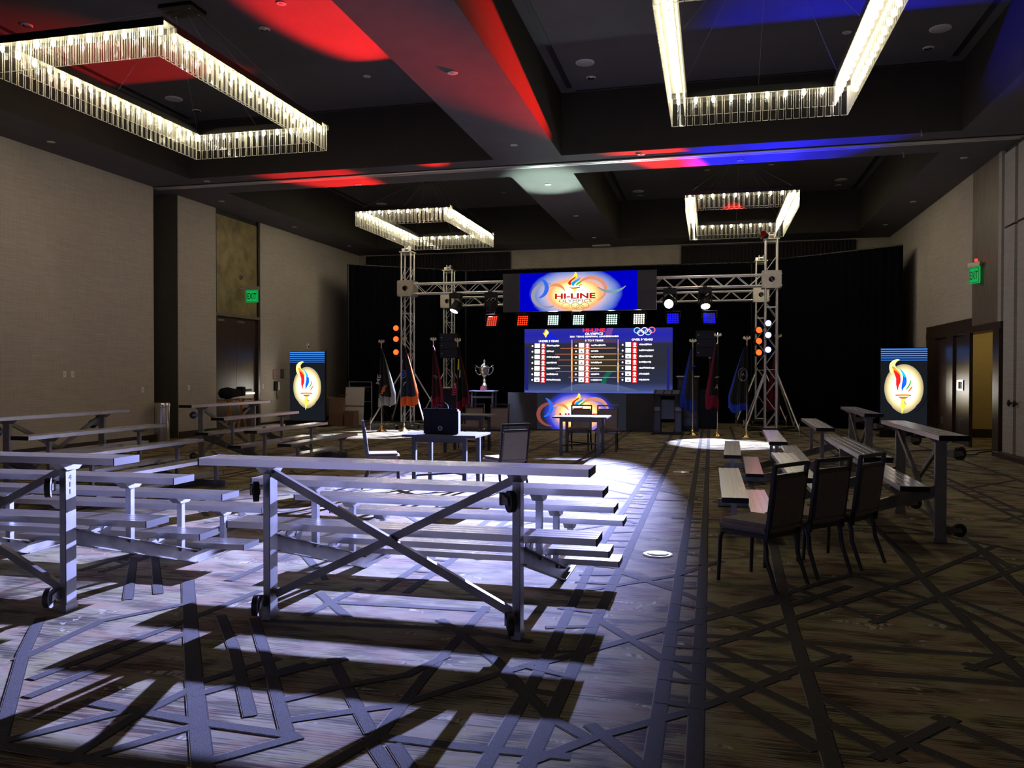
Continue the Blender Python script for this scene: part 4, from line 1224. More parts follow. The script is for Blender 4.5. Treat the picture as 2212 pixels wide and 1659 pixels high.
PR = emat('par_red', (1.0, .035, .006), 7.0); PB = emat('par_blue', (.20, .24, 1.0), 6.0)
for k, z in enumerate((2.87, 2.56, 2.19)):
    w = ('top', 'middle', 'bottom')[k]
    par_lamp(-8.68, 21.8, z, (.1, -1, .05), PR, 'round red par lamp on the left tower, %s of three' % w, 'red lamps on the left tower')
    t = par_lamp(1.16, 21.8, (2.70, 2.42, 2.13)[k], (.35, -1, .1), PR, 'round red par lamp on the right tower, %s of three' % w, 'red lamps on the right tower')
    par_lamp(1.40, 21.72, (2.87, 2.57, 2.2)[k], (0, -1, .05), PB, 'round blue par lamp on the right tower, %s of three' % w, 'blue lamps on the right tower')

t = par_lamp(1.30, 21.78, 5.14, (-.4, -.9, .12), emat('par_red_added', (1.0, .02, .01), .08), 'added red par lamp clamped at the head of the right truss tower', None)  # lamp and its spot are added to redden the ceiling beam's side
spot('beam', t, Vector((-.4, -.9, .12)).normalized() * .09, Vector((-2.9, 12.6, 6.45)) - Vector((1.30, 21.78, 5.14)), 48000, 16, 1.0, (1, .012, .01), .05)

# ------------------------------------------------------------------ lit screens
EM = {}


def em(name, col, s=1.0):
    if name not in EM:
        EM[name] = emat('pixel_' + name, col, s)
    return EM[name]


def ell(cx, cy, rx, ry, n=40, a0=0, a1=360):
    return [(cx + rx * math.cos(R(a0 + (a1 - a0) * k / n)), cy + ry * math.sin(R(a0 + (a1 - a0) * k / n))) for k in range(n + (0 if a1 - a0 == 360 else 1))]


def arcband(cx, cy, rx, ry, w, a0, a1, n=28, taper=True):
    o = []; i = []
    for k in range(n + 1):
        f = k / n; t = R(a0 + (a1 - a0) * f)
        ww = w * (math.sin(PI * f) * .75 + .25 if taper else 1.0)
        o.append((cx + (rx + ww / 2) * math.cos(t), cy + (ry + ww / 2) * math.sin(t)))
        i.append((cx + (rx - ww / 2) * math.cos(t), cy + (ry - ww / 2) * math.sin(t)))
    return o, i


class Art:
    """flat picture on a screen; coordinates in picture units (x right, y down)"""
    def __init__(s, parent, cx, cy, k, y0):
        s.p = parent; s.cx = cx; s.cy = cy; s.k = k; s.y0 = y0; s.n = 0

    def xy(s, p):
        return ((p[0] - s.cx) * s.k, -(p[1] - s.cy) * s.k)

    def lay(s):
        s.n += 1
        return s.y0 - .0012 * s.n

    def poly(s, name, pts, mat):
        if 'flame' in name:
            for _ in range(2):   # round the corners of the flames
                pts = [q_ for a, b in zip(pts, pts[1:] + pts[:1]) for q_ in ((a[0] * .8 + b[0] * .2, a[1] * .8 + b[1] * .2), (a[0] * .2 + b[0] * .8, a[1] * .2 + b[1] * .8))]
        y = s.lay(); v = [(*s.xy(p),) for p in pts]
        m = MB().add([(a, y, b) for a, b in v], [tuple(range(len(v)))])
        return m.build(name, mat, s.p)

    def rect(s, name, x0, y0, x1, y1, mat):
        return s.poly(name, [(x0, y1), (x1, y1), (x1, y0), (x0, y0)], mat)

    def band(s, name, oi, mat, closed=False):
        o, i = oi; y = s.lay(); n = len(o)
        vs = [(s.xy(p)[0], y, s.xy(p)[1]) for p in o + i]
        fs = [(k, (k + 1) % n, n + (k + 1) % n, n + k) for k in range(n if closed else n - 1)]
        return MB().add(vs, fs).build(name, mat, s.p)

    def ring(s, name, cx, cy, rx, ry, w, mat):
        return s.band(name, arcband(cx, cy, rx, ry, w, 0, 360, 40, False), mat)

    def text(s, name, body, x0, y0, x1, y1, mat, bold=0.02):
        y = s.lay(); a = s.xy(((x0 + x1) / 2, (y0 + y1) / 2))
        return text(name, body, mat, s.p, (a[0], y, a[1]), (x1 - x0) * s.k, (y1 - y0) * s.k, (R(90), 0, 0), bold)


def screen(name, label, x0, x1, z0, z1, y, depth, nx, nz, cat='led screen'):
    cx = (x0 + x1) / 2
    t = thing(name, label, cat, (cx, y, z0))
    w, h = x1 - x0, z1 - z0
    MB().b6(-w / 2, w / 2, .012, depth, 0, h).build('cabinet', M['blackmetal'], t)
    tm = MB().b6(-w / nx / 2 + .002, w / nx / 2 - .002, 0, .012, -h / nz / 2 + .002, h / nz / 2 - .002).mesh('led_tile', M['ledframe'])
    for i in range(nx):
        for j in range(nz):
            inst('led_tile', tm, t, (-w / 2 + w / nx * (i + .5), 0, h / nz * (j + .5)))
    return t, w, h


def hi_line_logo(A, whole=True):
    E_ = em
    if whole:
        A.band('grey_ribbon', arcband(640, 440, 205, 170, 60, 62, 285), E_('ribbon_grey', (.40, .40, .56), .8))
        A.band('blue_ribbon', arcband(470, 330, 165, 150, 62, -62, 72), E_('ribbon_blue', (.03, .16, .85), 1.0))
        A.band('orange_ribbon', arcband(760, 440, 150, 150, 45, -130, -25), E_('ribbon_orange', (.95, .36, .14), .9))
        A.band('peach_ribbon', arcband(1275, 370, 205, 170, 55, -150, 60), E_('ribbon_peach', (.85, .33, .22), .9))
        A.band('teal_ribbon', arcband(1560, 190, 260, 215, 42, 140, 40), E_('ribbon_teal', (.26, .46, .55), .8))
    else:
        A.band('red_ribbon', arcband(640, 440, 205, 170, 60, 90, 285), E_('ribbon_red', (.42, .10, .08), .7))
        A.band('blue_ribbon', arcband(470, 330, 165, 150, 62, -62, 72), E_('ribbon_blue', (.03, .16, .85), 1.0))
        A.band('orange_ribbon', arcband(760, 440, 150, 150, 45, -130, -25), E_('ribbon_orange', (.95, .36, .14), .9))
        A.band('peach_ribbon', arcband(1275, 370, 205, 170, 55, -150, 10), E_('ribbon_peach', (.85, .33, .22), .9))
    rays = E_('ray_cream', (1.0, .80, .52), 1.0)
    for k, a in enumerate((20, -18, 38, 150, 165, 200, -35)):
        r0, r1 = 210, 330 + (k % 3) * 50
        A.poly('light_ray', [(1045 + r0 * math.cos(R(a - 1)), 400 + r0 * .7 * math.sin(R(a - 1))), (1045 + r1 * math.cos(R(a)), 400 + r1 * .7 * math.sin(R(a))), (1045 + r0 * math.cos(R(a + 1)), 400 + r0 * .7 * math.sin(R(a + 1)))], rays)
    A.poly('flame_gold', [(1050, 108), (1078, 150), (1075, 190), (1010, 240), (985, 300), (965, 300), (938, 275), (950, 240), (1000, 200), (1030, 160)], E_('gold', (1.0, .62, .05), 1.6))
    A.poly('flame_red', [(1058, 175), (1050, 205), (1005, 235), (985, 265), (985, 302), (960, 295), (942, 275), (955, 245), (1005, 208)], E_('red', (.72, .025, .01), 1.0))
    A.poly('flame_blue', [(1128, 182), (1105, 235), (1060, 265), (1030, 300), (1030, 316), (1000, 306), (985, 280), (1010, 250), (1075, 222)], E_('cyan', (.01, .32, .95), 1.2))
    A.poly('flame_green', [(1146, 240), (1125, 272), (1085, 296), (1052, 312), (1062, 285), (1090, 262)], E_('green', (.06, .55, .03), 1.0))
    A.poly('flame_tip', [(1148, 286), (1128, 306), (1096, 320), (1105, 300)], E_('red', (.72, .025, .01), 1.0))
    A.poly('torch_bowl', [(948, 328), (1000, 338), (1060, 336), (1122, 326), (1115, 342), (1060, 350), (1000, 350)], E_('rust', (.42, .05, .01), 1.0))
    A.poly('torch_handle', [(1008, 350), (1082, 350), (1050, 385), (1040, 412)], E_('gold', (1.0, .62, .05), 1.6))
    A.text('lettering', 'HI-LINE', 757, 418, 1335, 494, E_('logo_red', (.55, .012, .012), 1.0), .035)
    A.text('lettering', 'OLYMPICS', 812, 504, 1282, 546, E_('logo_grey', (.10, .06, .06), 1.0), .0)
    for k, (x, y) in enumerate(((912, 592), (1050, 592), (1187, 592), (978, 622), (1118, 622))):
        A.ring('logo_ring', x, y, 58, 40, 7, E_(('ring_o', 'ring_k', 'ring_r', 'ring_y', 'ring_g')[k], ((.75, .30, .08), (.16, .10, .08), (.55, .10, .04), (.95, .45, .06), (.45, .32, .05))[k], 1.0))


BURST = [(0.0, (1.0, 1.0, .92)), (.32, (1.0, .97, .74)), (.44, (1.0, .74, .30)), (.55, (.95, .36, .12)), (.66, (.42, .37, .52)), (.84, (.13, .20, .50)), (.97, (.0, .0, .42))]
t, w, h = screen('led_wall', 'upper led screen with the blazing torch logo, hung on the front truss', -5.51, -1.39, 3.26, 4.30, 21.58, .10, 8, 2)
k = .001875
sc_bg = radial_emit('upper_screen_picture', -.08, .44, 1.38, .80, BURST, 1.35)
px0, px1 = -5.03 + 3.45, -1.88 + 3.45
MB().add([(px0, -.003, .004), (px1, -.003, .004), (px1, -.003, h - .004), (px0, -.003, h - .004)], [(0, 1, 2, 3)]).build('picture', sc_bg, t)
A = Art(t, 1085, 390 + .52 / k, k, -.004)
hi_line_logo(A)
for x in (-5.2, -3.45, -1.7):
    MB().cyl((x + 3.45, .14, h - .12), (x + 3.45, .40, .73), .012, n=6).build('hanger', M['blackmetal'], t)

t, w, h = screen('led_wall', 'lower led screen standing on the floor with the torch logo cut off by chairs', -5.62, -1.42, .02, 1.05, 22.6, .25, 8, 2)
bg2 = radial_emit('lower_screen_picture', -.07, .45, 1.15, .78, BURST[:4] + [(.66, (.22, .16, .40)), (.80, (.02, .03, .42)), (.93, (.012, .014, .03)), (1.0, (.010, .011, .016))], 1.7)
MB().add([(-1.25, -.003, .004), (1.25, -.003, .004), (1.25, -.003, h - .004), (-1.25, -.003, h - .004)], [(0, 1, 2, 3)]).build('picture', bg2, t)
A = Art(t, 1082, 390 + .515 / k, k, -.004)
hi_line_logo(A, False)

# middle screen: the leaderboard
t, w, h = screen('led_wall', 'middle led screen showing the leaderboard in three columns', -5.57, -1.10, 1.0, 2.955, 24.5, .12, 9, 4)
A = Art(t, 1092, 1000, w / 2145, -.004)
BGM = linear_emit('board_background', 2, 0, h, [(0, (.10, .14, .55)), (.05, (.055, .075, .22)), (.16, (.026, .032, .075)), (.45, (.024, .026, .036)), (.76, (.026, .027, .045)), (.79, (.03, .03, .30)), (.9, (.02, .02, .42)), (1, (.03, .03, .30))], 1.0)
MB().add([(-w / 2 + .003, -.003, .004), (w / 2 - .003, -.003, .004), (w / 2 - .003, -.003, h - .004), (-w / 2 + .003, -.003, h - .004)], [(0, 1, 2, 3)]).build('picture', BGM, t)
VB = em('edge_blue', (.014, .014, .20), 1.0)
A.rect('blue_edge', 28, 330, 80, 960, VB); A.rect('blue_edge', 2085, 330, 2120, 960, VB)
A.poly('blue_sail', [(410, 110), (520, 215), (330, 215)], em('sail', (.01, .02, .75), .9))
A.poly('purple_sail', [(1240, 60), (1330, 60), (1290, 190), (1190, 190)], em('sail2', (.22, .08, .40), .8))
A.poly('green_sail', [(1150, 850), (1190, 740), (1290, 640), (1420, 590), (1420, 640), (1310, 700), (1230, 800), (1220, 920), (1170, 920)], em('sail3', (.01, .16, .10), .8))
A.poly('pale_arc', [(540, 960), (780, 870), (1080, 850), (1400, 880), (1700, 960)], em('arc', (.10, .13, .28), .9))
A.rect('header_tint', 760, 215, 1370, 270, em('headtint', (.12, .07, .09), .8))
A.rect('row_tint', 760, 420, 1370, 680, em('rowtint', (.055, .042, .026), .8))
OR = em('bar_orange', (1.0, .36, .07), 1.2); PU = em('bar_pink', (.62, .30, .48), 1.0); BLb = em('bar_blue', (.20, .25, .85), 1.0)
for x in (727, 1397):
    A.rect('column_bar', x - 10, 330 if x < 1000 else 560, x + 10, 840, OR); A.rect('column_bar', x - 8, 225, x + 8, 330 if x < 1000 else 400, PU); A.rect('column_bar', x - 5, 840, x + 5, 970, BLb)
    A.rect('column_core', x - 4, 350, x + 4, 680, em('core', (1.0, .72, .40), 1.5))
for k2, y in enumerate((350, 434, 518, 602, 685, 768)):
    x0, x1 = ((560, 1340), (480, 1460), (520, 1500), (520, 1490), (490, 1500), (680, 1490))[k2]
    A.rect('row_rule', x0, y - 4, x1, y + 4, em('rule_red', (.62, .16, .06), 1.0))
    A.rect('row_rule', 760, y - 2, 1370, y + 2, em('rule_gold', (1.0, .55, .25), 1.2))
W_ = em('white', (1, 1, 1), 1.6); RD = em('icon_red', (.85, .02, .02), 1.2); PK = em('icon_pink', (1, .78, .75), 1.4); GR = em('thumb_grey', (.25, .24, .24), 1.0)
rr = random.Random(5)
for c, (xd, xt, xi, xn, dy) in enumerate(((145, 178, 272, 358, 0), (795, 835, 925, 1012, 0), (1468, 1508, 1605, 1700, -6))):
    for r_ in range(7):
        y = 310 + r_ * 83 + dy
        A.poly('rank_dot', ell(xd, y + 2, 13, 13, 10), W_)
        A.rect('thumbnail', xt, y - 34, xt + 78, y + 30, W_)
        if rr.random() < .45:
            A.poly('thumbnail_mark', [(xt + 18, y + 16), (xt + 40, y - 12), (xt + 62, y + 16)], GR)
        A.rect('portrait', xi, y - 34, xi + 68, y + 40, RD)
        A.poly('portrait_head', ell(xi + 34, y - 8, 21, 22, 12), PK)
        A.poly('portrait_shoulders', [(xi + 8, y + 34), (xi + 18, y + 16), (xi + 50, y + 16), (xi + 60, y + 34)], PK)
        # the names are blurred beyond reading: soft uneven strokes
        L = rr.uniform(110, 225); x = xn; top = []; bot = []
        while x < xn + L:
            top.append((x, y - rr.uniform(7, 17))); bot.append((x, y + rr.uniform(6, 14))); x += rr.uniform(9, 17)
        A.poly('name_blur', top + bot[::-1], em('name_white', (.82, .82, .86), 1.1))
A.text('heading', 'UNDER 5 YEARS', 255, 232, 550, 262, W_, .03)
A.text('heading', '5 TO 9 YEARS', 935, 228, 1195, 256, W_, .03)
A.text('heading', 'OVER 9 YEARS', 1598, 220, 1892, 250, W_, .03)
A.text('lettering', 'HI-LINE', 900, 68, 1222, 120, em('board_red', (.95, .03, .05), 1.2), .035)
A.text('lettering', 'OLYMPICS', 932, 130, 1192, 163, W_, .02)
A.text('lettering', '2021 TEXAS SEMIFINAL LEADERBOARD', 712, 172, 1415, 196, W_, .03)
A.poly('small_flame', [(365, 70), (400, 110), (405, 135), (380, 155), (360, 200), (340, 160), (315, 130), (335, 105)], em('gold', (1.0, .62, .05), 1.6))
A.poly('small_flame', [(365, 85), (345, 120), (325, 135), (318, 120), (340, 105)], em('red', (.72, .025, .01), 1.0))
A.poly('small_flame', [(395, 115), (375, 140), (345, 150), (352, 125), (375, 105)], em('pale_cyan', (.55, .85, .95), 1.3))
for k2, (x, y) in enumerate(((1675, 105), (1778, 105), (1880, 100), (1725, 140), (1828, 130))):
    A.ring('logo_ring', x, y, 43, 38, 12, em(('r_b', 'r_w', 'r_r', 'r_p', 'r_c')[k2], ((.25, .70, 1.0), (.75, .78, .95), (1, .18, .18), (1, .75, .72), (.35, .70, .95))[k2], 1.3))

# torch totems
STR = em('stripe_blue', (.06, .30, .95), 1.1)
TOT = radial_emit('totem_glow', 0, 0, .455, .61, [(0, (1, 1, .95)), (.48, (.85, .82, .72)), (.68, (.14, .12, .075)), (.84, (.085, .064, .031)), (1.0, (.036, .032, .018))], 13.0, .05)


def totem(x0, x1, y, label):
    cx = (x0 + x1) / 2; w = x1 - x0
    t = thing('torch_totem', label, 'led totem', (cx, y, 0), 0, 'two upright torch screens')
    MB().b6(-w / 2, w / 2, .012, .10, .18, 2.25).build('cabinet', M['blackmetal'], t)
    MB().b6(-w / 2 - .02, w / 2 + .02, -.12, .35, 0, .05).b6(-w / 2, w / 2, .012, .10, .05, .18).build('stand', M['black'], t)
    tm = MB().b6(-w / 4 + .002, w / 4 - .002, 0, .012, -.256, .256).mesh('led_tile', M['ledframe'])
    for i in (-1, 1):
        for j in range(4):
            inst('led_tile', tm, t, (i * w / 4, 0, .44 + j * .515 + .0))
    k = w / 562
    A = Art(t, 516, 280 + 2.245 / k, k, -.002)
    A.rect('dark_ground', 238, 455, 794, 1290, em('totem_ground', (.010, .012, .016), 1.0))
    A.rect('stripe_ground', 238, 284, 794, 452, em('stripe_ground', (.005, .012, .06), 1.0))
    for n_ in range(6):
        A.rect('stripe', 238, 288 + n_ * 29, 794, 288 + n_ * 29 + 14 - n_ * 1.3, STR)
    y0 = A.lay()
    c = A.xy((516, 800)); ov = []
    for p in ell(0, 0, .455, .60, 56):
        f = 1.0 + (.06 if p[1] < -.45 else 0)
        ov.append((p[0] * (1 if p[1] > -.35 else max(.0, 1 - (-.35 - p[1]) * .9)), y0 * 0, p[1] * f))
    MB().add(ov, [tuple(range(len(ov)))]).build('glow_oval', TOT, t, (c[0], y0, c[1]))
    A.poly('flame_wisp', [(352, 600), (338, 540), (345, 480), (385, 440), (430, 425), (472, 432), (430, 455), (408, 490), (420, 540), (470, 590), (500, 640), (440, 660)], em('wisp', (1.0, .80, .22), 2.0))
    A.poly('flame_orange', [(365, 520), (400, 520), (440, 570), (470, 600), (478, 660), (440, 640), (400, 590)], em('orange', (1.0, .28, .02), 1.6))
    A.poly('flame_red', [(382, 560), (430, 585), (475, 640), (480, 720), (450, 790), (455, 850), (430, 810), (418, 740), (422, 670)], em('red2', (.80, .015, .02), 1.3))
    A.poly('flame_blue', [(452, 530), (500, 575), (540, 630), (555, 700), (545, 760), (505, 815), (495, 862), (482, 800), (490, 740), (505, 670), (490, 600)], em('blue2', (.01, .12, .85), 1.3))
    A.poly('flame_cyan', [(452, 530), (500, 575), (535, 625), (545, 670), (510, 650), (490, 600)], em('cyan2', (.02, .55, .80), 1.3))
    A.poly('flame_green', [(598, 665), (605, 735), (575, 795), (540, 835), (528, 858), (545, 800), (580, 740)], em('green', (.06, .55, .03), 1.0))
    A.poly('flame_tip', [(628, 762), (610, 810), (580, 845), (556, 862), (575, 815), (600, 785)], em('orange_red', (.85, .10, .02), 1.4))
    A.poly('torch_bowl', ell(510, 892, 101, 20, 28), em('bowl', (.62, .20, .03), 1.3))
    A.poly('torch_bowl_rim', ell(510, 888, 80, 9, 24), em('bowl2', (.95, .42, .12), 1.4))
    A.poly('torch_base', [(440, 915), (580, 915), (545, 935), (475, 935)], em('bowl3', (.25, .06, .02), 1.0))
    A.poly('torch_bolt', [(482, 935), (540, 935), (518, 990), (552, 992), (512, 1080), (493, 1138), (487, 1060), (474, 1030)], em('bolt', (1.0, .75, .08), 1.7))
    A.poly('torch_bolt_shade', [(540, 935), (530, 960), (515, 992), (540, 1000), (505, 1060), (552, 992), (528, 988)], em('rust', (.42, .05, .01), 1.0))
    A.band('faint_ring', arcband(516, 800, 285, 350, 10, 0, 70), em('faint', (.004, .005, .007), 1.0))
    return t


totem(-12.27, -11.12, 22.25, 'upright led screen with a flaming torch in a cream oval, left side')
totem(4.16, 5.25, 22.3, 'upright led screen with a flaming torch in a cream oval, right side')
# ------------------------------------------------------------------ flags
EAGLE_B = MB().sphere((0, 0, .05), (.018, .022, .04), 10, 7).sphere((0, -.012, .098), (.013, .018, .014), 8, 6).cyl((0, -.028, .097), (0, -.045, .092), .006, .001, 6).sphere((0, 0, .0), .022, 10, 6).mesh('finial', M['gold'])
WING = MB().prism([(0, .03), (.03, .075), (.05, .105), (.075, .10), (.088, .07), (.085, .03), (.07, .045), (.066, .02), (.052, .038), (.045, .012), (.03, .03), (.015, .015)], (0, 0, 0), (1, 0, 0), (0, 0, 1), .010).mesh('wing', M['gold'])
FLAGBASE = MB().lathe([(.165, 0), (.16, .012), (.11, .035), (.055, .075), (.032, .12), (.028, .2), (.018, .205)], 24).mesh('pole_base', M['brass'])
POLE = MB().cyl((0, 0, .1), (0, 0, 2.38), .0125, n=10).mesh('pole', M['gold'])


def cloth_mesh(main, trim, w, zb, lean, seed, trim_u=.84, trim_v=.86, split=None):
    r_ = random.Random(seed); nu, nv = 40, 26
    ph = r_.uniform(0, 6); vs = []; fs = []; mi = []
    for j in range(nv + 1):
        v = j / nv
        for i in range(nu + 1):
            u = i / nu
            ww = .05 + (w - .05) * min(1, v * 1.25) ** .8
            zbot = zb + .34 * u * (1 - .6 * v) * v - .05 * math.sin(u * 7 + ph) * v
            z = 2.27 + (zbot - 2.27) * v - (.0 if u < .1 else .04 * u)
            fold = .055 * (.25 + v) * math.sin(u * 2 * PI * 2.6 + ph + v * 1.1) + .02 * math.sin(u * 21 + ph)
            x = lean * (u - .12) * ww + .025 * math.sin(u * 2 * PI * 2.6 + ph + 1.6) * v
            vs.append((x, -.02 + fold - .03 * u, z))
    for j in range(nv):
        for i in range(nu):
            a = j * (nu + 1) + i
            fs.append((a, a + 1, a + nu + 2, a + nu + 1))
            u, v = (i + .5) / nu, (j + .5) / nv
            k = 0
            if u > trim_u or v > trim_v:
                k = 1
            if split and v < split[0]:
                k = split[1]
            mi.append(k)
    m = MB()
    for f, k in zip(fs, mi):
        m.f.append(f); m.sm.append(True); m.mi.append(k)
    m.v = vs
    return m.mesh('cloth', [main, trim] if not isinstance(trim, list) else [main] + trim)


def fabric(name, c):
    return pmat(name, c, .75, spec=.25, bump=.08, bscale=160, var=.08, vscale=14)


FBLK = fabric('flag_black', (.008, .008, .010)); FNVY = fabric('flag_navy', (.010, .014, .034)); FWHT = fabric('flag_white', (.38, .38, .40))
FRED = fabric('flag_crimson', (.16, .008, .03)); FORG = fabric('flag_orange', (.45, .07, .012)); FBLU = fabric('flag_blue', (.010, .035, .34)); FPNK = fabric('flag_pink', (.42, .03, .12)); FGRY = fabric('flag_grey', (.20, .20, .21)); FDRD = fabric('flag_dark_red', (.035, .007, .012)); FYEL = fabric('flag_yellow', (.62, .50, .03))


def flag(x, y, h, label, main, trim, w, zb, lean, seed, marks=(), **kw):
    t = thing('flag_on_stand', label, 'flag', (x, y, 0), 0, 'flags on brass stands')
    sc = h / 2.5
    inst('pole_base', FLAGBASE, t)
    inst('pole', POLE, t, (0, 0, 0), (0, 0, 0), (1, 1, sc))
    f = inst('finial', EAGLE_B, t, (0, 0, 2.385 * sc))
    inst('wing', WING, f, (.005, -.005, 0)); inst('wing', WING, f, (-.005, .005, 0), (0, 0, PI))
    c = inst('cloth', cloth_mesh(main, trim, w, zb, lean, seed, **kw), t, (0, 0, 0), (0, 0, 0), (1, 1, sc))
    for k in marks:
        kind, dx, z, sx, sz, mat = k[:6]; rot = k[6] if len(k) > 6 else 0
        yy = -.13
        if kind == 'ring':
            o = MB().tube([(sx * math.cos(2 * PI * a / 24), 0, sz * math.sin(2 * PI * a / 24)) for a in range(24)], .006, 4, closed=True).build('emblem', mat, c, (dx, yy, z))
        elif kind == 'poly':
            o = MB().prism(sx, (0, 0, 0), (1, 0, 0), (0, 0, 1), .002).build('emblem', mat, c, (dx, yy, z))
        else:
            o = text('lettering', kind, mat, c, (dx, yy, z), sx, sz, (R(90), R(rot), 0), .01)
    return t


flag(-8.73, 20.82, 2.52, 'black flag with white letters and grey border, leftmost of the left group', FBLK, FGRY, .46, .66, 1, 11, (('ME', -.03, 1.42, .26, .10, FWHT, -78), ('EVOL', .10, 1.12, .40, .09, FGRY, -64), ('poly', .10, 1.14, [(-.05, -.1), (.06, -.04), (.04, .1), (-.02, .06)], 0, FORG)))
flag(-8.23, 21.22, 2.62, 'navy flag with an orange hem and pale round emblem before the left tower', FNVY, FORG, .46, .62, 1, 12, (('ring', .02, 1.50, .085, .10, FWHT), ('poly', .02, 1.5, [(-.05, -.06), (.05, -.04), (.06, .03), (-.03, .07)], 0, FBLU), ('poly', .07, 1.25, [(-.05, -.05), (-.02, -.06), (.0, .0), (.05, .02), (.03, .06), (-.02, .03)], 0, FGRY)), trim_u=.9)
flag(-7.30, 21.0, 2.58, 'dark red flag with a crimson hem left of the loudspeakers', FDRD, FRED, .34, .62, 1, 13, (('YO', .10, 1.45, .12, .08, FGRY, 20),))
flag(-6.61, 21.0, 2.55, 'black flag with crimson hem, pink stripes and a yellow patch', FBLK, FRED, .42, .58, 1, 14, (('poly', .05, 1.80, [(-.015, -.14), (.035, -.14), (.03, .13), (.0, .14)], 0, FYEL), ('poly', .09, 1.55, [(-.01, -.1), (.02, -.1), (.03, .1), (.0, .1)], 0, FWHT)) + tuple(('poly', -.03 - .004 * k, 1.30 - k * .05, [(-.07, -.012), (.05, .002), (.05, .024), (-.07, .010)], 0, FPNK) for k in range(7)))
flag(-.46, 21.6, 2.50, 'charcoal flag with bright blue trim and a blue letter, leftmost of the right group', fabric('flag_charcoal', (.03, .03, .034)), FBLU, .34, .60, -1, 15, (('T', .0, 1.72, .12, .18, FBLU, 14),), trim_u=.72, trim_v=.8)
flag(.16, 21.4, 2.64, 'black flag with dark crimson trim, tip lit red, second of the right group', FBLK, FRED, .36, .62, -1, 16, (('poly', -.02, 1.42, [(-.05, -.02), (.05, 0), (.06, .03), (-.03, .02)], 0, FGRY), ('A', -.02, 1.2, .08, .12, FGRY, 10)), trim_u=.7, trim_v=.8)
flag(.86, 21.1, 2.54, 'black flag with a grey swirl emblem and blue hem before the right tower', FBLK, FBLU, .52, .60, -1, 17, (('ring', -.10, 1.55, .11, .16, FGRY), ('ring', -.08, 1.53, .08, .13, FGRY), ('poly', -.09, 1.55, [(-.05, -.05), (-.03, .05), (-.015, -.01), (.01, .05), (.03, -.05), (.005, .015), (-.015, -.05), (-.03, .01)], 0, FGRY)), trim_u=.93, trim_v=.87)
flag(1.72, 22.7, 2.66, 'black and red flag standing behind the right truss tower', FBLK, FRED, .34, .50, -1, 18, (('poly', -.05, 1.5, [(-.06, -.05), (.05, -.02), (.06, .06), (-.02, .03)], 0, FGRY),), trim_u=.6, trim_v=.7)


# ------------------------------------------------------------------ loudspeakers
def cabinet(x, y, z, w, d, h, label, group, mat=None, dot=True, name='loudspeaker'):
    t = thing(name, label, 'loudspeaker', (x, y, z), 0, group)
    MB().b6(-w / 2, w / 2, -d / 2, d / 2, 0, h).build('cabinet', mat or M['black'], t, bevel=.01)
    MB().b6(-w / 2 + .02, w / 2 - .02, -d / 2 - .008, -d / 2, .02, h - .02).build('grille', M['navy'], t)
    if dot:
        MB().cyl((-w / 2 + .07, -d / 2 - .008, h * .5), (-w / 2 + .07, -d / 2 - .013, h * .5), .014, n=10).build('badge', M['white_pl'], t)
    return t


for (cx, y, w) in ((-7.96, 24.5, 'left'), (-.155, 24.5, 'right')):
    for k in range(3):
        cabinet(cx, y, 2.08 + k * .255, .56, .4, .25, 'black loudspeaker box in the %s stack, %s' % (w, ('lowest', 'middle', 'topmost')[k]), 'stacked loudspeakers, ' + w)
    mat = M['maroon'] if w == 'left' else M['navy']
    sub = cabinet(cx + (.0 if w == 'left' else .02), y, 0, .62, .6, 1.13, '%s bass cabinet on the floor under the %s loudspeaker stack' % ('dark maroon' if w == 'left' else 'dark navy', w), None, mat, False, 'bass_cabinet')
    p = thing('speaker_pole', 'dark pole between the bass cabinet and the %s loudspeaker stack' % w, 'speaker pole', (cx + .12, y, 1.131))
    MB().cyl((0, 0, 0), (0, 0, .93), .022, n=10).build('pole', M['blackmetal'], p)
    MB().cyl((0, 0, .90), (0, 0, .945), .05, n=12).build('top_cup', M['steel'], p)
for k in range(2):
    MB().b6(-.12, .12, -.09, .09, 0, .02).build('paper_stack', M['paper'], None, (-8.02 + k * .07, 24.38, 1.131 + k * .021))
    o = bpy.context.scene.objects[-1] if False else COL.objects[-1]
    tag(o, ('lower', 'upper')[k] + ' small stack of pale papers on the maroon bass cabinet', 'papers', 'paper stacks')

# trophy on its tall table
t = thing('tall_table', 'narrow dark table under the silver trophy', 'table', (-6.44, 23.0, 0))
MB().b6(-.37, .37, -.25, .25, 1.07, 1.10).build('table_top', M['tabletop'], t)
for sx in (-1, 1):
    for sy in (-1, 1):
        MB().b6(sx * .31 - .025, sx * .31 + .025, sy * .19 - .025, sy * .19 + .025, 0, 1.07).build('leg', M['tableleg'], t)
MB().b6(-.31, .31, -.2, -.18, .88, .93).b6(-.31, .31, .18, .2, .88, .93).build('rail', M['tableleg'], t)
t = thing('trophy', 'tall silver two-handled trophy cup gleaming on the dark table', 'trophy', (-6.43, 23.0, 1.1005))
MB().b6(-.10, .10, -.10, .10, 0, .07).b6(-.085, .085, -.085, .085, .07, .12).build('plinth', M['silver'], t)
MB().lathe([(.07, .12), (.075, .15), (.05, .19), (.03, .23), (.045, .27), (.03, .31), (.025, .36), (.05, .40)], 20).build('stem', M['gold'], t)
MB().lathe([(.045, .40), (.10, .44), (.135, .50), (.15, .58), (.155, .65), (.17, .67), (.165, .68)], 24).build('cup', M['silver'], t)
MB().lathe([(.16, .68), (.13, .72), (.06, .76), (.03, .79), (.02, .82), (.035, .85), (.02, .89), (.004, .91)], 20).build('lid', M['silver'], t)
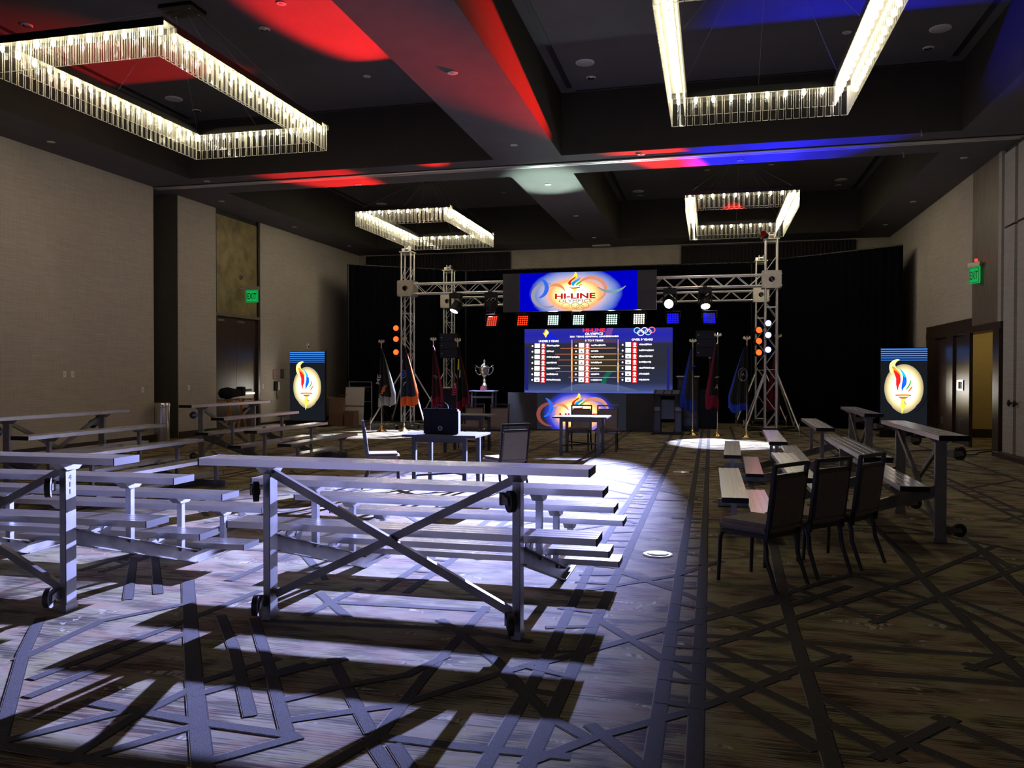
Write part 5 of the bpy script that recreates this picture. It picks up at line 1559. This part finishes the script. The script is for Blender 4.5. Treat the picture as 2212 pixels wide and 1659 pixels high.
for s in (-1, 1):
    MB().tube([(s * .15, 0, .64), (s * .22, 0, .70), (s * .265, 0, .66), (s * .26, 0, .57), (s * .21, 0, .49), (s * .15, 0, .45), (s * .11, 0, .46)], [.012, .014, .015, .015, .014, .012, .010], 8).build('handle', M['silver'], t)
    MB().tube([(s * .22, 0, .70), (s * .25, 0, .735), (s * .275, 0, .715)], .009, 6).build('handle_curl', M['silver'], t)

# control desk right of the screens
t = thing('control_desk', 'black standing control desk with a sloped button top, right of the lower screen', 'desk', (-1.10, 21.95, 0))
for s in (-1, 1):
    MB().b6(s * .27 - .09, s * .27 + .09, -.22, .25, .03, 1.02).build('side_cabinet', M['black'], t)
    MB().b6(s * .27 - .075, s * .27 + .075, -.228, -.22, .62, .72).build('side_shelf', M['tabletop'], t)
    MB().b6(s * .27 - .075, s * .27 + .075, -.226, -.22, .08, .58).build('cabinet_door', M['blackmetal'], t)
MB().b6(-.4, .4, -.28, .3, 0, .03).build('foot_plate', M['black'], t)
MB().b6(-.17, .17, -.12, .2, .4, .9).build('centre_cabinet', M['blackmetal'], t)
tp = MB().box((0, 0, 0), (.74, .52, .04)).build('desk_top', M['black'], t, (0, 0, 1.09), (R(12), 0, 0))
for i in range(4):
    for j in range(3):
        MB().b6(-.30 + j * .21, -.30 + j * .21 + .17, -.21 + i * .11, -.21 + i * .11 + .06, .021, .032).build('key_strip', M['alu_frame'], tp)

t = thing('equipment_rack', 'black equipment rack with a lit top edge behind the blue-trimmed flag', 'equipment rack', (-.62, 23.3, 0))
MB().b6(-.28, .28, -.25, .25, 0, 1.5).build('rack', M['black'], t, bevel=.008)
MB().b6(-.31, .31, -.28, .28, 1.5, 1.53).build('top_board', M['white_pl'], t)
for k in range(5):
    MB().b6(-.24, .24, -.262, -.251, .15 + k * .26, .37 + k * .26).build('rack_unit', M['blackmetal'], t)
MB().cyl((.12, 0, 1.53), (.12, 0, 1.62), .012, n=8).build('antenna', M['white_pl'], t)

# things stored left of the stage
t = thing('cardboard_box', 'brown cardboard box on end beside the left torch screen', 'box', (-11.05, 22.9, 0), R(8))
MB().b6(-.2, .2, -.16, .16, 0, .86).build('carton', M['cardboard'], t)
MB().box((.13, -.02, .90), (.34, .30, .008), (0, -.35, 0)).build('flap', M['cardboard'], t)
MB().box((-.24, 0, .84), (.10, .30, .008), (0, 1.1, 0)).build('flap', M['cardboard'], t)
t = thing('cardboard_box', 'small brown cardboard box at the foot of the white leaning board', 'box', (-10.62, 23.0, 0), R(-5))
MB().b6(-.16, .16, -.15, .15, 0, .46).build('carton', M['cardboard'], t)
MB().b6(-.16, .16, -.02, .02, .46, .463).build('tape', M['paper'], t)
t = thing('leaning_board', 'white board leaning in the dark left of the stage', 'board', (-10.75, 23.5, 0))
MB().box((0, 0, .58), (.62, .03, 1.16), (R(-6), 0, 0)).build('panel', M['white_pl'], t)
MB().box((0, -.02, .58), (.66, .012, .03), (R(-6), 0, 0)).build('batten', M['alu_dull'], t)
t = thing('hand_truck', 'steel-framed equipment trolley beside the left curtain edge', 'trolley', (-10.75, 23.95, 0))
for s in (-1, 1):
    MB().cyl((s * .38, 0, .08), (s * .38, 0, 1.32), .018, n=8).build('upright', M['steel'], t)
    MB().cyl((s * .38 - .02, -.05, .075), (s * .38 + .02, -.05, .075), .075, n=14).build('wheel', M['rubber'], t)
for z in (.1, .7, 1.16, 1.32):
    MB().cyl((-.38, 0, z), (.38, 0, z), .015, n=8).build('crossbar', M['steel'], t)
for x in (-.2, .18):
    MB().b6(x - .08, x + .08, -.06, .06, 1.0, 1.14).build('junction_box', M['blackmetal'], t)
t = thing('light_stand', 'thin dark stand with a pale bracket in the gloom left of the stage', 'stand', (-10.1, 24.2, 0))
MB().cyl((0, 0, .02), (0, 0, 1.75), .014, n=8).build('pole', M['steel'], t)
MB().b6(-.02, .16, -.02, .02, 1.70, 1.74).b6(-.02, .12, -.02, .02, 1.35, 1.38).build('bracket', M['alu_dull'], t)
for a in range(3):
    MB().cyl((0, 0, .5), (.3 * math.cos(a * 2.09), .3 * math.sin(a * 2.09), 0.008), .008, n=6).build('leg', M['blackmetal'], t)

# tray stand with a long black object by the left door
t = thing('folding_stand', 'folding wooden stand with crossed orange legs before the left double door', 'folding stand', (-11.75, 18.55, 0), R(90))
for sx in (-1, 1):
    for s in (-1, 1):
        MB().bar((sx * .28 - .16 * s, s * .05, 0.0), (sx * .28 + .16 * s, s * .05, .93), .03, .045, (0, 1, 0)).build('crossed_leg', M['oak'], t)
    for s in (-1, 1):
        MB().b6(sx * .28 + s * .16 - .04, sx * .28 + s * .16 + .04, -.22, .22, .90, .94).build('top_bar', M['oak'], t)
t = thing('instrument_case', 'long black gig bag with a narrow grey neck lying on the wooden stand', 'case', (-11.75, 18.55, .9765), R(90))
MB().lathe([(.02, -.62), (.13, -.56), (.15, -.35), (.11, -.1), (.10, .12), (.03, .2)], 18).build('body', M['bag'], t, (0, 0, .115), (R(90), 0, R(90)))
MB().box((.24, 0, .15), (.16, .20, .24)).build('clamp_head', M['black'], t, bevel=.02)
MB().cyl((.3, 0, .17), (.72, 0, .18), .028, n=10).build('neck', M['alu_dull'], t)

t = thing('trash_bin', 'round stainless steel bin at the corner of the left wall', 'bin', (-12.36, 16.5, 0))
MB().lathe([(.155, 0), (.16, .02), (.16, .80), (.158, .81)], 28).build('body', M['steel'], t)
MB().lathe([(.168, .80), (.17, .815), (.17, .90), (.16, .91), (.11, .91), (.105, .87)], 28).build('lid_ring', M['steel'], t)
MB().cyl((0, 0, .84), (0, 0, .86), .104, n=20).build('opening', M['black'], t)

# cables
def cable(label, pts, r=.008):
    P = []
    for a, b, c, d in zip([pts[0]] + pts[:-2], pts[:-1], pts[1:], pts[2:] + [pts[-1]]):
        for k in range(6):
            f = k / 6
            P.append(tuple(.5 * ((2 * b[i]) + (-a[i] + c[i]) * f + (2 * a[i] - 5 * b[i] + 4 * c[i] - d[i]) * f * f + (-a[i] + 3 * b[i] - 3 * c[i] + d[i]) * f ** 3) for i in (0, 1)) + (r + .001,))
    P.append((*pts[-1], r + .001))
    return tag(MB().tube(P, r, 6).build('floor_cable', M['rubber']), label, 'cable', 'cables on the floor')


cable('black cable looping on the floor through the open right doorway', [(4.2, 17.6), (4.6, 17.9), (5.0, 17.7), (5.3, 18.3), (5.9, 18.8), (6.6, 18.9)], .012)
cable('pale-edged cable curling on the floor before the right doorway', [(4.0, 18.3), (4.5, 18.5), (4.9, 18.2), (5.25, 18.7), (6.2, 19.3)], .010)
cable('black cable trailing between the left flags and the left tower', [(-8.9, 21.3), (-8.3, 21.6), (-7.6, 21.5), (-7.1, 22.0), (-6.3, 22.2)], .010)
